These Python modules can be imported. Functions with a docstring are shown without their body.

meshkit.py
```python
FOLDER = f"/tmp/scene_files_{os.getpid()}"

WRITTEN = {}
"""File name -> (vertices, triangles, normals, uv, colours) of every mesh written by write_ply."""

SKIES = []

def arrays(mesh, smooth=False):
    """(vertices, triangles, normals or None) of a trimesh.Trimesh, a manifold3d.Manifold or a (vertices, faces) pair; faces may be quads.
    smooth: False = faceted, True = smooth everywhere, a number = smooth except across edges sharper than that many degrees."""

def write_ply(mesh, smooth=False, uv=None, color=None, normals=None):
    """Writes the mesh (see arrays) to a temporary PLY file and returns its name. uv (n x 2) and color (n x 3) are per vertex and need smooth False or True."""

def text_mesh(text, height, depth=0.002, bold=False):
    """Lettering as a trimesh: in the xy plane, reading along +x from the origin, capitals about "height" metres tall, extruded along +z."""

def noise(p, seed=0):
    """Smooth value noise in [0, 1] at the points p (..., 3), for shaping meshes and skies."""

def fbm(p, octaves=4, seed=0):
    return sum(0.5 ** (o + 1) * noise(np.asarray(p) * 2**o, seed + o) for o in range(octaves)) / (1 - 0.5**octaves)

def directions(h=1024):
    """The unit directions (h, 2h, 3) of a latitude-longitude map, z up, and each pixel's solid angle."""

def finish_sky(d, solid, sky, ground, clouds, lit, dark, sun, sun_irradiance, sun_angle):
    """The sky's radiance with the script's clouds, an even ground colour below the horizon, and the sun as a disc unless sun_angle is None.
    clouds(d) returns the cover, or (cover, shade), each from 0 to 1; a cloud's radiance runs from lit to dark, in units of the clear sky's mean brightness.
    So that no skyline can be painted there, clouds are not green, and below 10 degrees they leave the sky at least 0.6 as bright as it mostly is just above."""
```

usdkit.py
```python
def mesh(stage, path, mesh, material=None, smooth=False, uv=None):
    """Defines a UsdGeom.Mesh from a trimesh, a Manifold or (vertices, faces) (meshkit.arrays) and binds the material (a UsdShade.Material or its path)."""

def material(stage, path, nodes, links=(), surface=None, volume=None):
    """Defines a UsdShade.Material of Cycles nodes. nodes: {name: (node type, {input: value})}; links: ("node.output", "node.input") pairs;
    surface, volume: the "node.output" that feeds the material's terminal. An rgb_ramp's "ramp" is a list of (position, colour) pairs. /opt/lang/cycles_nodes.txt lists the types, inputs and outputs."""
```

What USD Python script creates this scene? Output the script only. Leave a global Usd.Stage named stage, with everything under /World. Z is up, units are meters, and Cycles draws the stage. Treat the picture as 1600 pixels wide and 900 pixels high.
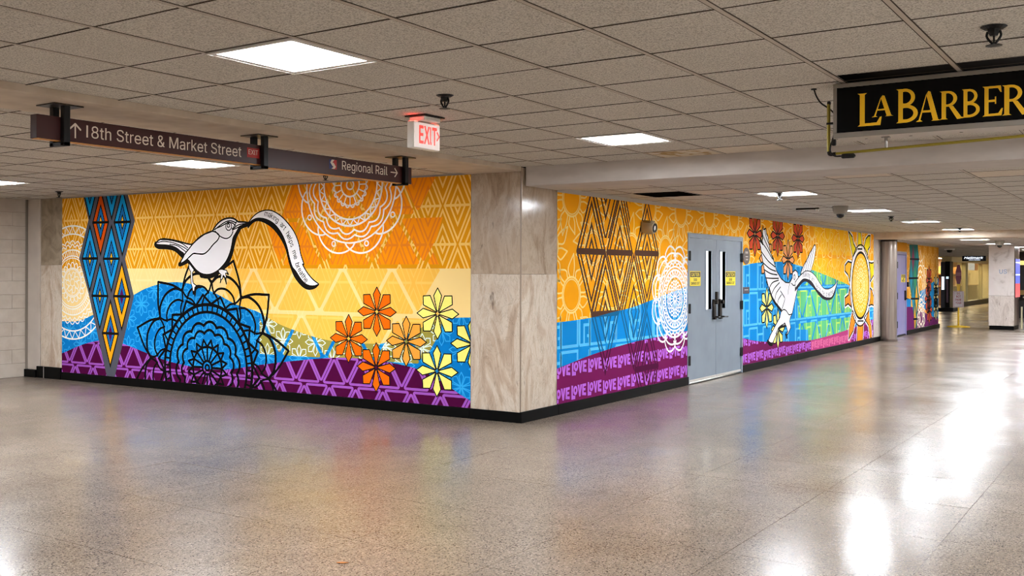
import math, random, numpy as np, trimesh, usdkit, meshkit
from pxr import Usd, UsdGeom, UsdLux, Gf, Sdf
from shapely.geometry import Polygon, MultiPolygon, LineString, Point, box as sbox
from shapely import affinity
from shapely.ops import unary_union
import shapely
PI = math.pi
random.seed(7)
stage = Usd.Stage.CreateInMemory()
UsdGeom.SetStageUpAxis(stage, UsdGeom.Tokens.z); UsdGeom.SetStageMetersPerUnit(stage, 1.0)
UsdGeom.Xform.Define(stage, '/World'); stage.SetDefaultPrim(stage.GetPrimAtPath('/World'))

# ---------------------------------------------------------------- camera (35 mm lens, eye height 1.54 m)
FPX, HORIZON, YAW, ROLL = 1555.3, 425.92, 0.58531, 0.00267
EYE = np.array([5.553, -8.546, 1.5413])
RT = np.array([math.cos(YAW), math.sin(YAW), 0]); FW = np.array([-math.sin(YAW), math.cos(YAW), 0]); UP = np.array([0, 0, 1.0])
camr = math.cos(ROLL) * RT + math.sin(ROLL) * UP; camu = -math.sin(ROLL) * RT + math.cos(ROLL) * UP
cam = UsdGeom.Camera.Define(stage, '/World/camera')
M4 = Gf.Matrix4d(*[float(v) for row in (list(camr) + [0], list(camu) + [0], list(-FW) + [0], list(EYE) + [1]) for v in row])
cam.AddTransformOp().Set(M4)
cam.CreateHorizontalApertureAttr(36.0); cam.CreateVerticalApertureAttr(36.0 * 900 / 1600)
cam.CreateFocalLengthAttr(36.0 * FPX / 1600)
cam.CreateVerticalApertureOffsetAttr(-36.0 * (450 - HORIZON) / 1600)
cam.CreateClippingRangeAttr(Gf.Vec2f(0.05, 300))
cam.CreateExposureAttr(2.87)
LAMP = 14.0            # radiance of the ceiling panels
LAMP_COL = (.93, .985, 1.06)

# ---------------------------------------------------------------- helpers
def lin(c):
    if isinstance(c, str):
        c = c.lstrip('#'); c = [int(c[i:i + 2], 16) / 255 for i in (0, 2, 4)]
    return tuple(((x / 12.92) if x <= .04045 else ((x + .055) / 1.055) ** 2.4) for x in c)
mats = {}
def mat(name, col, rough=.6, spec=.5, metal=0, nodes=None, links=(), emit=None, strength=0):
    if name in mats: return mats[name]
    p = {"base_color": lin(col), "roughness": rough, "specular_ior_level": spec, "metallic": metal}
    if emit: p["emission_color"] = emit; p["emission_strength"] = strength
    n = {"p": ("principled_bsdf", p)}
    if nodes: n.update(nodes)
    mats[name] = usdkit.material(stage, '/World/Looks/' + name, n, list(links), surface="p.BSDF")
    return mats[name]
def paintmat(col):
    return mat('paint_' + col.lstrip('#'), col, rough=.6, spec=.04)
def mottled(name, c1, c2, scale, rough=.6, spec=.4, detail=4, bump=0, bscale=None, stretch=(1, 1, 1), lo=.35, hi=.65, extra=None):
    nodes = {"g": ("geometry", {}), "m": ("mapping", {"scale": stretch}), "n": ("noise_texture", {"scale": scale, "detail": detail}),
             "r": ("rgb_ramp", {"ramp": [(lo, lin(c1)), (hi, lin(c2))]})}
    links = [("g.position", "m.vector"), ("m.vector", "n.vector"), ("n.fac", "r.fac"), ("r.color", "p.base_color")]
    if bump:
        nodes["n2"] = ("noise_texture", {"scale": bscale or scale * 3, "detail": 3}); nodes["b"] = ("bump", {"strength": bump, "distance": .01})
        links += [("g.position", "n2.vector"), ("n2.fac", "b.height"), ("b.normal", "p.normal")]
    return mat(name, c1, rough, spec, nodes=nodes, links=links)

used = {}
def uniq(parent, name):
    k = parent + '/' + name; n = used.get(k, 0); used[k] = n + 1
    return k if n == 0 else f'{k}_{n:03d}'
def setd(prim, label=None, cat=None, group=None, kind=None):
    for k, v in (('label', label), ('category', cat), ('group', group), ('kind', kind)):
        if v: prim.SetCustomDataByKey(k, v)
origin = {'/World': np.zeros(3)}
def thing(name, label=None, cat=None, loc=(0, 0, 0), group=None, kind=None):
    path = uniq('/World', name); x = UsdGeom.Xform.Define(stage, path)
    x.AddTranslateOp().Set(Gf.Vec3d(*map(float, loc)))
    setd(x.GetPrim(), label, cat, group, kind); origin[path] = np.array(loc, float)
    return path
def part(parent, name, mesh, m, label=None, smooth=False, kind=None, local=False):
    path = uniq(parent, name)
    o = origin.get(parent, np.zeros(3)); origin[path] = o
    v, f, n = meshkit.arrays(mesh, smooth)
    v = np.array(v) - (0 if local else o)
    pm = usdkit.mesh(stage, path, (v, f), m, smooth=smooth)
    setd(pm.GetPrim(), label, kind=kind)
    return path
def top(name, mesh, m, label=None, cat=None, group=None, kind=None, smooth=False):
    p = part('/World', name, mesh, m, smooth=smooth); setd(stage.GetPrimAtPath(p), label, cat, group, kind); return p
def copy(src, loc, label=None, group=None):
    base = src.split('/')[-1]
    import re
    base = re.sub(r'_\d{3}$', '', base)
    path = uniq('/World', base); x = UsdGeom.Xform.Define(stage, path); p = x.GetPrim()
    was = stage.GetPrimAtPath(src).GetCustomData()
    p.GetReferences().AddInternalReference(src); p.SetInstanceable(True)
    UsdGeom.Xformable(p).ClearXformOpOrder()
    op = UsdGeom.Xformable(p).GetOrderedXformOps()
    UsdGeom.XformCommonAPI(p).SetTranslate(Gf.Vec3d(*map(float, loc)))
    setd(p, label or was.get('label'), was.get('category'), group or was.get('group'))
    return path
def join(*ms):
    out = []
    for m in ms: out += list(m) if isinstance(m, (list, tuple)) else [m]
    return trimesh.util.concatenate(out)
def bx(lo, hi, ch=0):
    lo, hi = np.minimum(lo, hi).astype(float), np.maximum(lo, hi).astype(float)
    if ch <= 0:
        b = trimesh.creation.box(hi - lo); b.apply_translation((lo + hi) / 2); return b
    pts = []
    for i in (0, 1):
        for j in (0, 1):
            for k in (0, 1):
                c = np.array([(lo, hi)[i][0], (lo, hi)[j][1], (lo, hi)[k][2]]); s = np.array([1 - 2 * i, 1 - 2 * j, 1 - 2 * k]) * ch
                for a in range(3):
                    q = c + s; q[a] = c[a]; pts.append(q)
    return trimesh.convex.convex_hull(np.array(pts))
def tube(pts, r, n=10, closed_caps=True):
    pts = np.asarray(pts, float); ms = []
    T = np.gradient(pts, axis=0); T /= np.linalg.norm(T, axis=1)[:, None]
    a = np.array([0, 0, 1.0]) if abs(T[0][2]) < .9 else np.array([1.0, 0, 0])
    V = []
    for p, t in zip(pts, T):
        e = np.cross(t, a); e /= np.linalg.norm(e); g = np.cross(e, t); a = g
        for k in range(n):
            V.append(p + r * (math.cos(2 * PI * k / n) * e + math.sin(2 * PI * k / n) * g))
    F = []
    for i in range(len(pts) - 1):
        for k in range(n):
            q = i * n; F += [(q + k, q + (k + 1) % n, q + n + (k + 1) % n), (q + k, q + n + (k + 1) % n, q + n + k)]
    V += [pts[0], pts[-1]]; c0, c1 = len(V) - 2, len(V) - 1; q = (len(pts) - 1) * n
    for k in range(n): F += [(c0, (k + 1) % n, k), (c1, q + k, q + (k + 1) % n)]
    return trimesh.Trimesh(V, F, process=False)
def lathe(prof, n=24, at=(0, 0, 0)):
    m = trimesh.creation.revolve(np.array(prof, float), sections=n); m.apply_translation(at); return m
def ext(geom, depth):
    gs = [g for g in getattr(geom, 'geoms', [geom]) if g.geom_type == 'Polygon' and g.area > 1e-9]
    return trimesh.util.concatenate([trimesh.creation.extrude_polygon(g, depth, engine='earcut') for g in gs])
def frame(mesh, o, ex, ey, ez):
    m = mesh.copy(); T = np.eye(4); T[:3, 0], T[:3, 1], T[:3, 2], T[:3, 3] = ex, ey, ez, o; m.apply_transform(T); return m

# ---------------------------------------------------------------- materials
M_tile = mottled('ceiling_tile', '#a39d93', '#cfc8bd', 130, rough=.95, spec=.1, detail=2, lo=.38, hi=.55, bump=.25, bscale=200)
M_tile2 = mottled('ceiling_tile_light', '#c9bba9', '#d4c7b5', 60, rough=.9, spec=.1)
M_tile3 = mottled('ceiling_tile_stained', '#a88a5c', '#cfc0aa', 9, rough=.9, spec=.1, lo=.40, hi=.5)
M_rail = mat('grid_metal', '#b3a697', .6)
M_tileshade = mat('tile_edge_shade', '#4a4037', .8, .1)  # dark colour standing for the shade at tile edges
M_gap = mat('shadow_gap', '#1a1613', .9, .1)
M_plaster = mottled('plaster_beam', '#b8a794', '#c8b8a5', 5, rough=.75, spec=.25)
M_beamr = mottled('plaster_cool', '#b8afa8', '#c2b9b2', 4, rough=.7, spec=.3, stretch=(1, 1, 2.5))
M_wallp = mottled('wall_paint', '#b5a99d', '#c2b6a9', 3, rough=.7, spec=.3)
M_base = mat('black_base', '#050505', .45, .08)
M_black = mat('black_metal', '#0b0a0a', .4, .3)
M_white = mat('white_plastic', '#e6e2dc', .45)
M_lamp = mat('lamp_diffuser', '#ffffff', .5, emit=LAMP_COL, strength=LAMP)
M_lampframe = mat('lamp_frame', '#cfcac3', .5)

# terrazzo: chips of two sizes in a beige binder, polished
M_floor = mat('terrazzo', '#b9a595', .2, .29, nodes={
    "g": ("geometry", {}), "o": ("object_info", {}),
    "v1": ("voronoi_texture", {"scale": 150.0}), "v2": ("voronoi_texture", {"scale": 150.0}),
    "h1": ("rgb_to_bw", {}), "h2": ("rgb_to_bw", {}),
    "r1": ("rgb_ramp", {"ramp": [(0, lin('#29231f')), (.12, lin('#423932')), (.22, lin('#675b50')), (.30, lin('#786b5f')), (.6, lin('#887969')), (.82, lin('#948576')), (.93, lin('#b0a193')), (1, lin('#c2b5a8'))]}),
    "r2": ("rgb_ramp", {"ramp": [(0, (.25, .22, .2)), (.2, (.45, .41, .38)), (.26, (1, 1, 1)), (1, (1, 1, 1))]}),
    "n": ("noise_texture", {"scale": 1.3, "detail": 3}), "rn": ("rgb_ramp", {"ramp": [(.3, (.86, .85, .85)), (.7, (1, 1, 1))]}),
    "m": ("mix_color", {"blend_type": "multiply", "fac": .8}), "m2": ("mix_color", {"blend_type": "multiply", "fac": 1.0}),
    "nr": ("noise_texture", {"scale": .9, "detail": 4}), "mr": ("map_range", {"from_min": .3, "from_max": .7, "to_min": .17, "to_max": .27}),
}, links=[("g.position", "v1.vector"), ("g.position", "v2.vector"), ("g.position", "n.vector"), ("g.position", "nr.vector"),
          ("v1.color", "h1.color"), ("v2.color", "h2.color"), ("h1.val", "r1.fac"), ("h2.val", "r2.fac"),
          ("r1.color", "m.a"), ("r2.color", "m.b"), ("m.result", "m2.a"), ("n.fac", "rn.fac"), ("rn.color", "m2.b"), ("m2.result", "p.base_color"),
          ("nr.fac", "mr.value"), ("mr.result", "p.roughness")])
M_joint = mat('floor_joint', '#6d5f55', .6)
def marble(name, c1, c2, c3, rot):
    return mat(name, c1, .14, .5, nodes={
        "g": ("geometry", {}), "m": ("mapping", {"scale": (1.6, 1.6, .55), "rotation": rot}),
        "n": ("noise_texture", {"scale": 2.2, "detail": 8, "roughness": .6, "distortion": 1.2}),
        "r": ("rgb_ramp", {"ramp": [(.3, lin(c3)), (.42, lin(c2)), (.52, lin(c1)), (.7, lin(c2)), (.8, lin(c1))]}),
        "n2": ("noise_texture", {"scale": 3.4, "detail": 9, "roughness": .7, "distortion": 2.5}),
        "r2": ("rgb_ramp", {"ramp": [(.485, (1, 1, 1)), (.497, (.62, .6, .58)), (.503, (.62, .6, .58)), (.515, (1, 1, 1))]}),
        "n3": ("noise_texture", {"scale": 6, "detail": 4}), "r3": ("rgb_ramp", {"ramp": [(.27, (.45, .42, .42)), (.33, (1, 1, 1))]}),
        "x": ("mix_color", {"blend_type": "multiply", "fac": .7}), "x2": ("mix_color", {"blend_type": "multiply", "fac": 1})},
        links=[("g.position", "m.vector"), ("m.vector", "n.vector"), ("m.vector", "n2.vector"), ("m.vector", "n3.vector"), ("n.fac", "r.fac"), ("n2.fac", "r2.fac"), ("n3.fac", "r3.fac"),
               ("r.color", "x.a"), ("r2.color", "x.b"), ("x.result", "x2.a"), ("r3.color", "x2.b"), ("x2.result", "p.base_color")])
M_marb = marble('marble_warm', '#cdbfae', '#b9a48f', '#a58f7c', (.15, .2, .3))
M_marb2 = marble('marble_warm_dark', '#b5a28d', '#a08a74', '#8a7762', (.4, .1, .2))
M_marb3 = marble('marble_pale', '#d8cdc4', '#cabdb3', '#b5a79d', (.1, .3, .1))
M_block = mottled('painted_block', '#b8ab9c', '#c4b8aa', 6, rough=.5, spec=.4)

# ---------------------------------------------------------------- floor: square terrazzo slabs with fine joints
T = .6096
S = .945
fl = thing('floor', kind='structure')
fx0, fx1, fy0, fy1 = -8.6, 8.0, -13.0, 60.0
xs = [3.51 + S * k for k in range(-13, 6)]; ys = [-2.38 + S * k for k in range(-12, 66)]
rest = []; rng = random.Random(3)
def inview(p, margin=40):
    v = np.asarray(p, float) - EYE; d = v @ FW
    if d < .3: return False
    x, y = 800 + FPX * (v @ RT) / d, HORIZON - FPX * (v @ UP) / d
    return -margin < x < 1600 + margin and -margin < y < 900 + margin
cells = []
for i in range(len(xs) - 1):
    for j in range(len(ys) - 1):
        a, b, c, d = max(xs[i], fx0), min(xs[i + 1], fx1), max(ys[j], fy0), min(ys[j + 1], fy1)
        if b - a < .03 or d - c < .03: continue
        if b < -.1 and c > 0 and d < 21.5: continue
        cen = np.array([(a + b) / 2, (c + d) / 2, 0])
        vis = any(inview((x, y, 0)) for x in (a, b) for y in (c, d))
        cells.append((np.linalg.norm(cen - EYE) if vis else 1e3, a, b, c, d))
cells.sort()
for k, (dist, a, b, c, d) in enumerate(cells):
    g = .0016
    m = bx((a + g, c + g, -.03), (b - g, d - g, 0))
    t1, t2 = rng.gauss(0, .0007), rng.gauss(0, .0007)
    v = m.vertices.copy(); up = v[:, 2] > -.01
    v[up, 2] += (v[up, 0] - (a + b) / 2) * t1 + (v[up, 1] - (c + d) / 2) * t2
    m = trimesh.Trimesh(v, m.faces, process=False)
    if dist < 900 and k < 290: part(fl, 'floor_slab', m, M_floor)
    else: rest.append(m)
part(fl, 'distant_slab', join(rest), M_floor, kind='stuff')
part(fl, 'joint_bed', bx((fx0, fy0, -.05), (fx1, fy1, -.0025)), M_joint)

# ---------------------------------------------------------------- ceilings: lay-in tiles between exposed rails
GX = .341
def ceiling(x0, x1, y0, y1, z, gy, skip=(), light=(), stain=(), cap=170, seed=1, gapw=.011, missing=()):
    c = thing('ceiling', kind='structure'); r = random.Random(seed)
    part(c, 'ceiling_deck', bx((x0, y0, z + .12), (x1, y1, z + .2)), M_gap)
    i0, i1 = math.floor((x0 - GX) / T), math.ceil((x1 - GX) / T); j0, j1 = math.floor((y0 - gy) / T), math.ceil((y1 - gy) / T)
    todo = []
    for i in range(i0, i1):
        for j in range(j0, j1):
            a, b = max(GX + i * T, x0), min(GX + (i + 1) * T, x1); e, f = max(gy + j * T, y0), min(gy + (j + 1) * T, y1)
            if b - a < .03 or f - e < .03: continue
            cx, cy = (a + b) / 2, (e + f) / 2
            if any(s[0] <= cx <= s[1] and s[2] <= cy <= s[3] for s in skip): continue
            vis = any(inview((x, y, z)) for x in (a, b) for y in (e, f))
            mm = M_tile2 if any(abs(cx - l[0]) < .3 and abs(cy - l[1]) < .3 for l in light) else M_tile3 if any(abs(cx - l[0]) < .3 and abs(cy - l[1]) < .3 for l in stain) else M_tile
            todo.append((np.hypot(cx - EYE[0], cy - EYE[1]) if vis else 1e3, a, b, e, f, mm))
    todo.sort(key=lambda t: t[:5]); far = []
    for k, (dist, a, b, e, f, mm) in enumerate(todo):
        dz = r.uniform(-.0012, .0012)
        m = bx((a + .004, e + gapw / 2, z + .002 + dz), (b - .004, f - gapw / 2, z + .02 + dz))
        if dist < 900 and k < cap: part(c, 'ceiling_tile', m, mm)
        else: far.append(m)
    if far: part(c, 'distant_tile', join(far), M_tile, kind='stuff')
    rails = [bx((GX + i * T - .0115, y0, z - .001), (GX + i * T + .0115, y1, z + .0015)) for i in range(i0, i1 + 1) if x0 < GX + i * T - .02 and GX + i * T + .02 < x1]
    part(c, 'grid_rail', join(rails), M_rail)
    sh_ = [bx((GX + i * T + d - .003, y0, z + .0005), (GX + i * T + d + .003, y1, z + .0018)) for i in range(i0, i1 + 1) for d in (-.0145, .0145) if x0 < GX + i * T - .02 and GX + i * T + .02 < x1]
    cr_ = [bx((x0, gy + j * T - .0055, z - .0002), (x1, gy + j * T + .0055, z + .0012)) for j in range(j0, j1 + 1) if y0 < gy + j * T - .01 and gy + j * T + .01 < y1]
    part(c, 'shadow_line', join(sh_), M_tileshade); part(c, 'cross_rail', join(cr_), M_tileshade)  # dark strips paint the shade along tile edges and beside the rails
    return c
ZM, ZA, ZC, ZF = 2.6236, 2.593, 2.46, 2.31
mainL = [(GX + 2 * T, -.41 - 8 * T), (GX + 2 * T, -.41 - 2 * T), (GX + 8 * T, -.41 - 8 * T), (GX + 8 * T, -.41 - 2 * T), (GX + 2 * T, -.41 - 14 * T), (GX + 8 * T, -.41 - 14 * T)]
alcL = [(GX - 5 * T, -1.84 - T), (GX - 11 * T, -1.84 - T), (GX - 5 * T, -1.84 - 5 * T), (GX - 11 * T, -1.84 - 5 * T), (GX - 5 * T, -1.84 - 9 * T), (GX - 11 * T, -1.84 - 9 * T), (GX - 5 * T, -1.84 - 14 * T), (GX - 11 * T, -1.84 - 14 * T)]
corL = [(GX + 2 * T, .63 + (3 + 6 * k) * T) for k in range(4)] + [(GX + 7 * T, .63 + (3 + 6 * k) * T) for k in range(4)]
farL = [(GX + 2 * T, 15.5 + 6 * k * T) for k in range(9)] + [(GX + 7 * T, 15.5 + 6 * k * T) for k in range(9)]
def cellskip(L): return [(a, a + T, b, b + T) for a, b in L]
WR = 6.9
MAINMISS = (4.0, 8.0, -3.458, -2.24)
ceiling(0, WR, -13, 0.05, ZM, -.41, skip=cellskip(mainL) + [MAINMISS], light=[(2.48, -.2)], stain=[(1.87, -.2)], seed=2, cap=140)
ceiling(-8.5, -.66, -13, .3, ZA, -1.84, skip=cellskip(alcL), seed=3, cap=150)
ceiling(-.03, WR, .66, 14.52, ZC, .63, skip=cellskip(corL) + [(GX, GX + T, .63 + 2 * T, .63 + 3 * T)], light=[(1.25, 2.15), (3.1, .95), (4.3, 1.55)], seed=4, cap=220)
ceiling(-6.0, WR, 15.05, 56, ZF, 15.5 - 0 * T, skip=cellskip(farL), seed=5, cap=60)

lamp0 = None
def lamp(a, b, z, label):
    global lamp0
    loc = (a + T / 2, b + T / 2, z)
    if lamp0 is None:
        lamp0 = thing('ceiling_light', label, 'ceiling light', loc, group=None)
        h = T / 2 - .012; w = .032
        fr = [bx((-h, -h, -.004), (h, -h + w, .03)), bx((-h, h - w, -.004), (h, h, .03)), bx((-h, -h + w, -.004), (-h + w, h - w, .03)), bx((h - w, -h + w, -.004), (h, h - w, .03))]
        e_ = T / 2 - .007
        fr += [bx((-e_, -e_, -.0075), (e_, -e_ + .004, .0)), bx((-e_, e_ - .004, -.0075), (e_, e_, .0)), bx((-e_, -e_, -.0075), (-e_ + .004, e_, .0)), bx((e_ - .004, -e_, -.0075), (e_, e_, .0))]
        part(lamp0, 'frame', join(fr), M_lampframe, local=True)
        part(lamp0, 'diffuser', bx((-h + w, -h + w, .008), (h - w, h - w, .012)), M_lamp, label='glowing white diffuser panel', local=True)
        part(lamp0, 'housing', bx((-h + w, -h + w, .06), (h - w, h - w, .07)), M_lampframe, local=True)
        return
    copy(lamp0, loc, label)
for (a, b), z, L in [(p, ZM, n) for p, n in zip(mainL, ['large square ceiling light above the maroon hanging sign, nearest the camera', 'square ceiling light left of the black and gold shop sign, in the near ceiling', 'square ceiling light behind the camera on the right', 'square ceiling light over the black and gold shop sign bay', 'square ceiling light behind the camera on the left', 'square ceiling light in the back corner on the right'])] + \
        [(p, ZA, n) for p, n in zip(alcL, ['square ceiling light just below the middle post of the maroon hanging sign', 'square ceiling light at the left picture edge, above the block wall', 'square ceiling light cut by the left picture edge beside the end of the maroon sign'] + [f'square ceiling light out of frame on the left, bay {k}' for k in ('near the block wall', 'behind the sign', 'in the far corner', 'by the back wall', 'in the back corner')])] + \
        [(p, ZC, n) for p, n in zip(corL, ['square corridor ceiling light with a sprinkler before it, right of the black vent', 'square corridor ceiling light right of the dome camera', 'third square ceiling light along the corridor, above the round column', 'fourth square ceiling light along the corridor, just before the far beam'] + [f'square corridor ceiling light out of frame on the right, {k}' for k in ('first', 'second', 'third', 'fourth')])] + \
        [(p, ZF, n) for p, n in zip(farL, ['square ceiling light just past the far beam, left of the far dome camera', 'square ceiling light directly above the pale marble pillar'] + [f'distant corridor ceiling light beyond the marble pillar, {k}' for k in ('first', 'second', 'third', 'fourth', 'fifth', 'sixth', 'seventh')] + [f'distant ceiling light on the right side of the far hall, {k}' for k in ('first', 'second', 'third', 'fourth', 'fifth', 'sixth', 'seventh', 'eighth', 'ninth')])]:
    lamp(a, b, z, L)

cut = thing('ceiling_patch', 'cut tiles and dark gap in the ceiling above the black shop sign', 'ceiling patch', (5, -3, ZM))
for k in range(6, 11):
    a_, b_ = GX + k * T, min(GX + (k + 1) * T, WR)
    part(cut, 'cut_tile', bx((a_ + .004, -3.452, ZM + .002), (b_ - .004, -3.02, ZM + .02)), M_tile)
part(cut, 'grey_filler', bx((4.09, -3.018, ZM + .03), (WR, -2.86, ZM + .04)), mat('filler_grey', '#4a423a', .8))
# ---------------------------------------------------------------- beams
top('trim', bx((-.66, -13, 2.58), (0, 0, 2.75), .004), M_plaster, kind='structure', label='shallow plaster soffit carrying the maroon hanging sign')
top('trim', bx((.02, .05, 2.43), (WR, .66, 2.75), .004), M_beamr, kind='structure', label='deep plaster beam running right from the corner pillar')
top('trim', bx((-.02, 14.5, 2.31), (WR, 15.05, 2.6), .004), M_plaster, kind='structure', label='far plaster beam across the corridor above the round column')

# ---------------------------------------------------------------- walls
DEL = .03386
LU = np.array([-math.cos(DEL), -math.sin(DEL), 0]); LN = np.array([math.sin(DEL), -math.cos(DEL), 0])
def lw(u, z, off=0): return np.array([u * LU[0] + off * LN[0], u * LU[1] + off * LN[1], z])
def lbox(u0, u1, z0, z1, o0, o1, ch=0):
    b = bx((u0, z0, o0), (u1, z1, o1), ch); return frame(b, (0, 0, 0), LU, UP, LN)
def rbox(y0, y1, z0, z1, o0, o1, ch=0): return bx((o0, y0, z0), (o1, y1, z1), ch)
top('wall_left', join(lbox(.3, 7.642, 0, 2.75, -.3, -.004), lbox(7.642, 8.6, 0, 2.75, -.3, -.032)), M_wallp, kind='structure')
top('wall_right', join(bx((-.3, .5, 0), (-.004, 4.2, 2.75)), bx((-.3, 4.2, 2.05), (-.004, 6.3, 2.75)), bx((-.3, 6.3, 0), (-.004, 16.66, 2.75)), bx((-.3, 16.66, 2.05), (-.004, 17.76, 2.75)), bx((-.3, 17.76, 0), (-.004, 21.9, 2.75))), M_wallp, kind='structure')
M_bounce = mat('bounce_wall', '#ece6dc', .7)  # near-white on unseen walls, chosen to bounce more light into the room
top('wall_back', bx((-9, -13.2, 0), (WR, -13, 2.9)), M_bounce, kind='structure')
top('wall_side', bx((WR, -13.2, 0), (WR + .2, 60, 2.9)), M_bounce, kind='structure')
top('trim', join(lbox(.62, 7.64, 2.577, 2.6, -.02, .004)), mat('grey_trim', '#8f8a88', .5), kind='structure', label='thin grey edge trim along the top of the left mural')
top('trim', join(rbox(.71, 14.45, 2.415, 2.47, -.02, .006)), mat('pale_trim', '#b5aaa0', .5), kind='structure', label='pale edge trim along the top of the right mural')

# corner pillar clad with marble panels
pil = thing('pillar', 'beige veined marble pillar at the corner between the two big murals', 'pillar', (0, 0, 0))
part(pil, 'core', join(bx((-.6, .02, 0), (-.03, .7, 2.75))), M_gap)
g = .0012
part(pil, 'marble_panel', lbox(.012, .617, .105, 1.525 - g, -.03, 0, .002), M_marb)
part(pil, 'marble_panel', lbox(.012, .617, 1.525 + g, 2.58, -.03, 0, .002), M_marb2)
part(pil, 'marble_panel', rbox(.012, .712, .105, 1.525 - g, -.03, 0, .002), M_marb)
part(pil, 'marble_panel', rbox(.012, .712, 1.525 + g, 2.62, -.03, 0, .002), M_marb2)
part(pil, 'corner_strip', bx((-.016, -.001, .105), (-.002, .014, 2.62), .003), mat('corner_shade', '#8d7a69', .4))

# baseboards
bl = thing('baseboard_left', kind='structure')
for a, b in ((-.02, .62), (.62, 2.1), (2.1, 4.4), (4.4, 5.9), (5.9, 7.64)):
    part(bl, 'baseboard_piece', lbox(a + .001, b - .001, 0, .107, -.004, .02, .003), M_base)
part(bl, 'baseboard_piece', lbox(7.64, 8.02, 0, .165, -.02, .03, .003), M_base)
part(bl, 'baseboard_piece', lbox(8.03, 8.2, 0, .165, -.02, .03, .003), M_base)
part(bl, 'baseboard_piece', lbox(8.2, 8.5, 0, .11, -.02, .05, .003), M_base)
part(bl, 'joint_strip', lbox(8.018, 8.032, 0, .165, -.02, .032), mat('pale_joint', '#9a938c', .5))
br = thing('baseboard_right', kind='structure')
for a, b in ((-.02, .72), (.72, 3.0), (3.0, 4.215), (6.30, 9.0), (9.0, 12.4), (12.4, 15.0)):
    part(br, 'baseboard_piece', rbox(a + .001, b - .001, 0, .112, -.004, .02, .003), M_base)
bf = thing('baseboard_far', kind='structure')
part(bf, 'baseboard_piece', rbox(17.78, 21.97, 0, .11, -.004, .02, .003), M_base)
part(bf, 'baseboard_piece', bx((-5, 21.9, 0), (.02, 21.99, .11), .003), M_base)

# left end: marble strip, plaster pier, painted block wall
mp = thing('marble_strip', 'stained narrow marble panel left of the bird mural', 'wall panel', lw(7.9, 0))
part(mp, 'marble_panel', lbox(7.645, 8.14, .165, 1.63 - g, -.03, 0, .002), M_marb)
part(mp, 'marble_panel', lbox(7.645, 8.14, 1.63 + g, 2.592, -.03, 0, .002), mat('stained_stone', '#86765f', .5, nodes={"g": ("geometry", {}), "n": ("noise_texture", {"scale": 5, "detail": 6, "distortion": 1}), "r": ("rgb_ramp", {"ramp": [(.35, lin('#7a6a55')), (.6, lin('#9c8b75'))]})}, links=[("g.position", "n.vector"), ("n.fac", "r.fac"), ("r.color", "p.base_color")]))
top('trim', lbox(8.15, 8.44, .11, 2.6, -.2, .012, .004), M_wallp, kind='structure', label='plain plaster pier in the far left corner')
we = thing('wall_end', kind='structure')
ex = lw(8.47, 0)[0]
part(we, 'mortar_bed', bx((ex - .3, -13, 0), (ex - .006, .2, 2.75)), mat('mortar', '#8f8376', .8))
y1 = lw(8.47, 0)[1] - .03
hc = .2; row = 0; z = 0.0
while z < 2.6:
    y = y1 - (.2 if row % 2 else 0) ; prev = y1
    ysplit = [y1] + [y1 - (.2 if row % 2 else .4) - .4 * k for k in range(9)]
    for p, q in zip(ysplit[:-1], ysplit[1:]):
        part(we, 'block', bx((ex - .05, q + .002, z + .002), (ex + rng.uniform(-.001, .001), p - .002, min(z + hc, 2.6) - .002), .002), M_block)
    z += hc; row += 1
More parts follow.
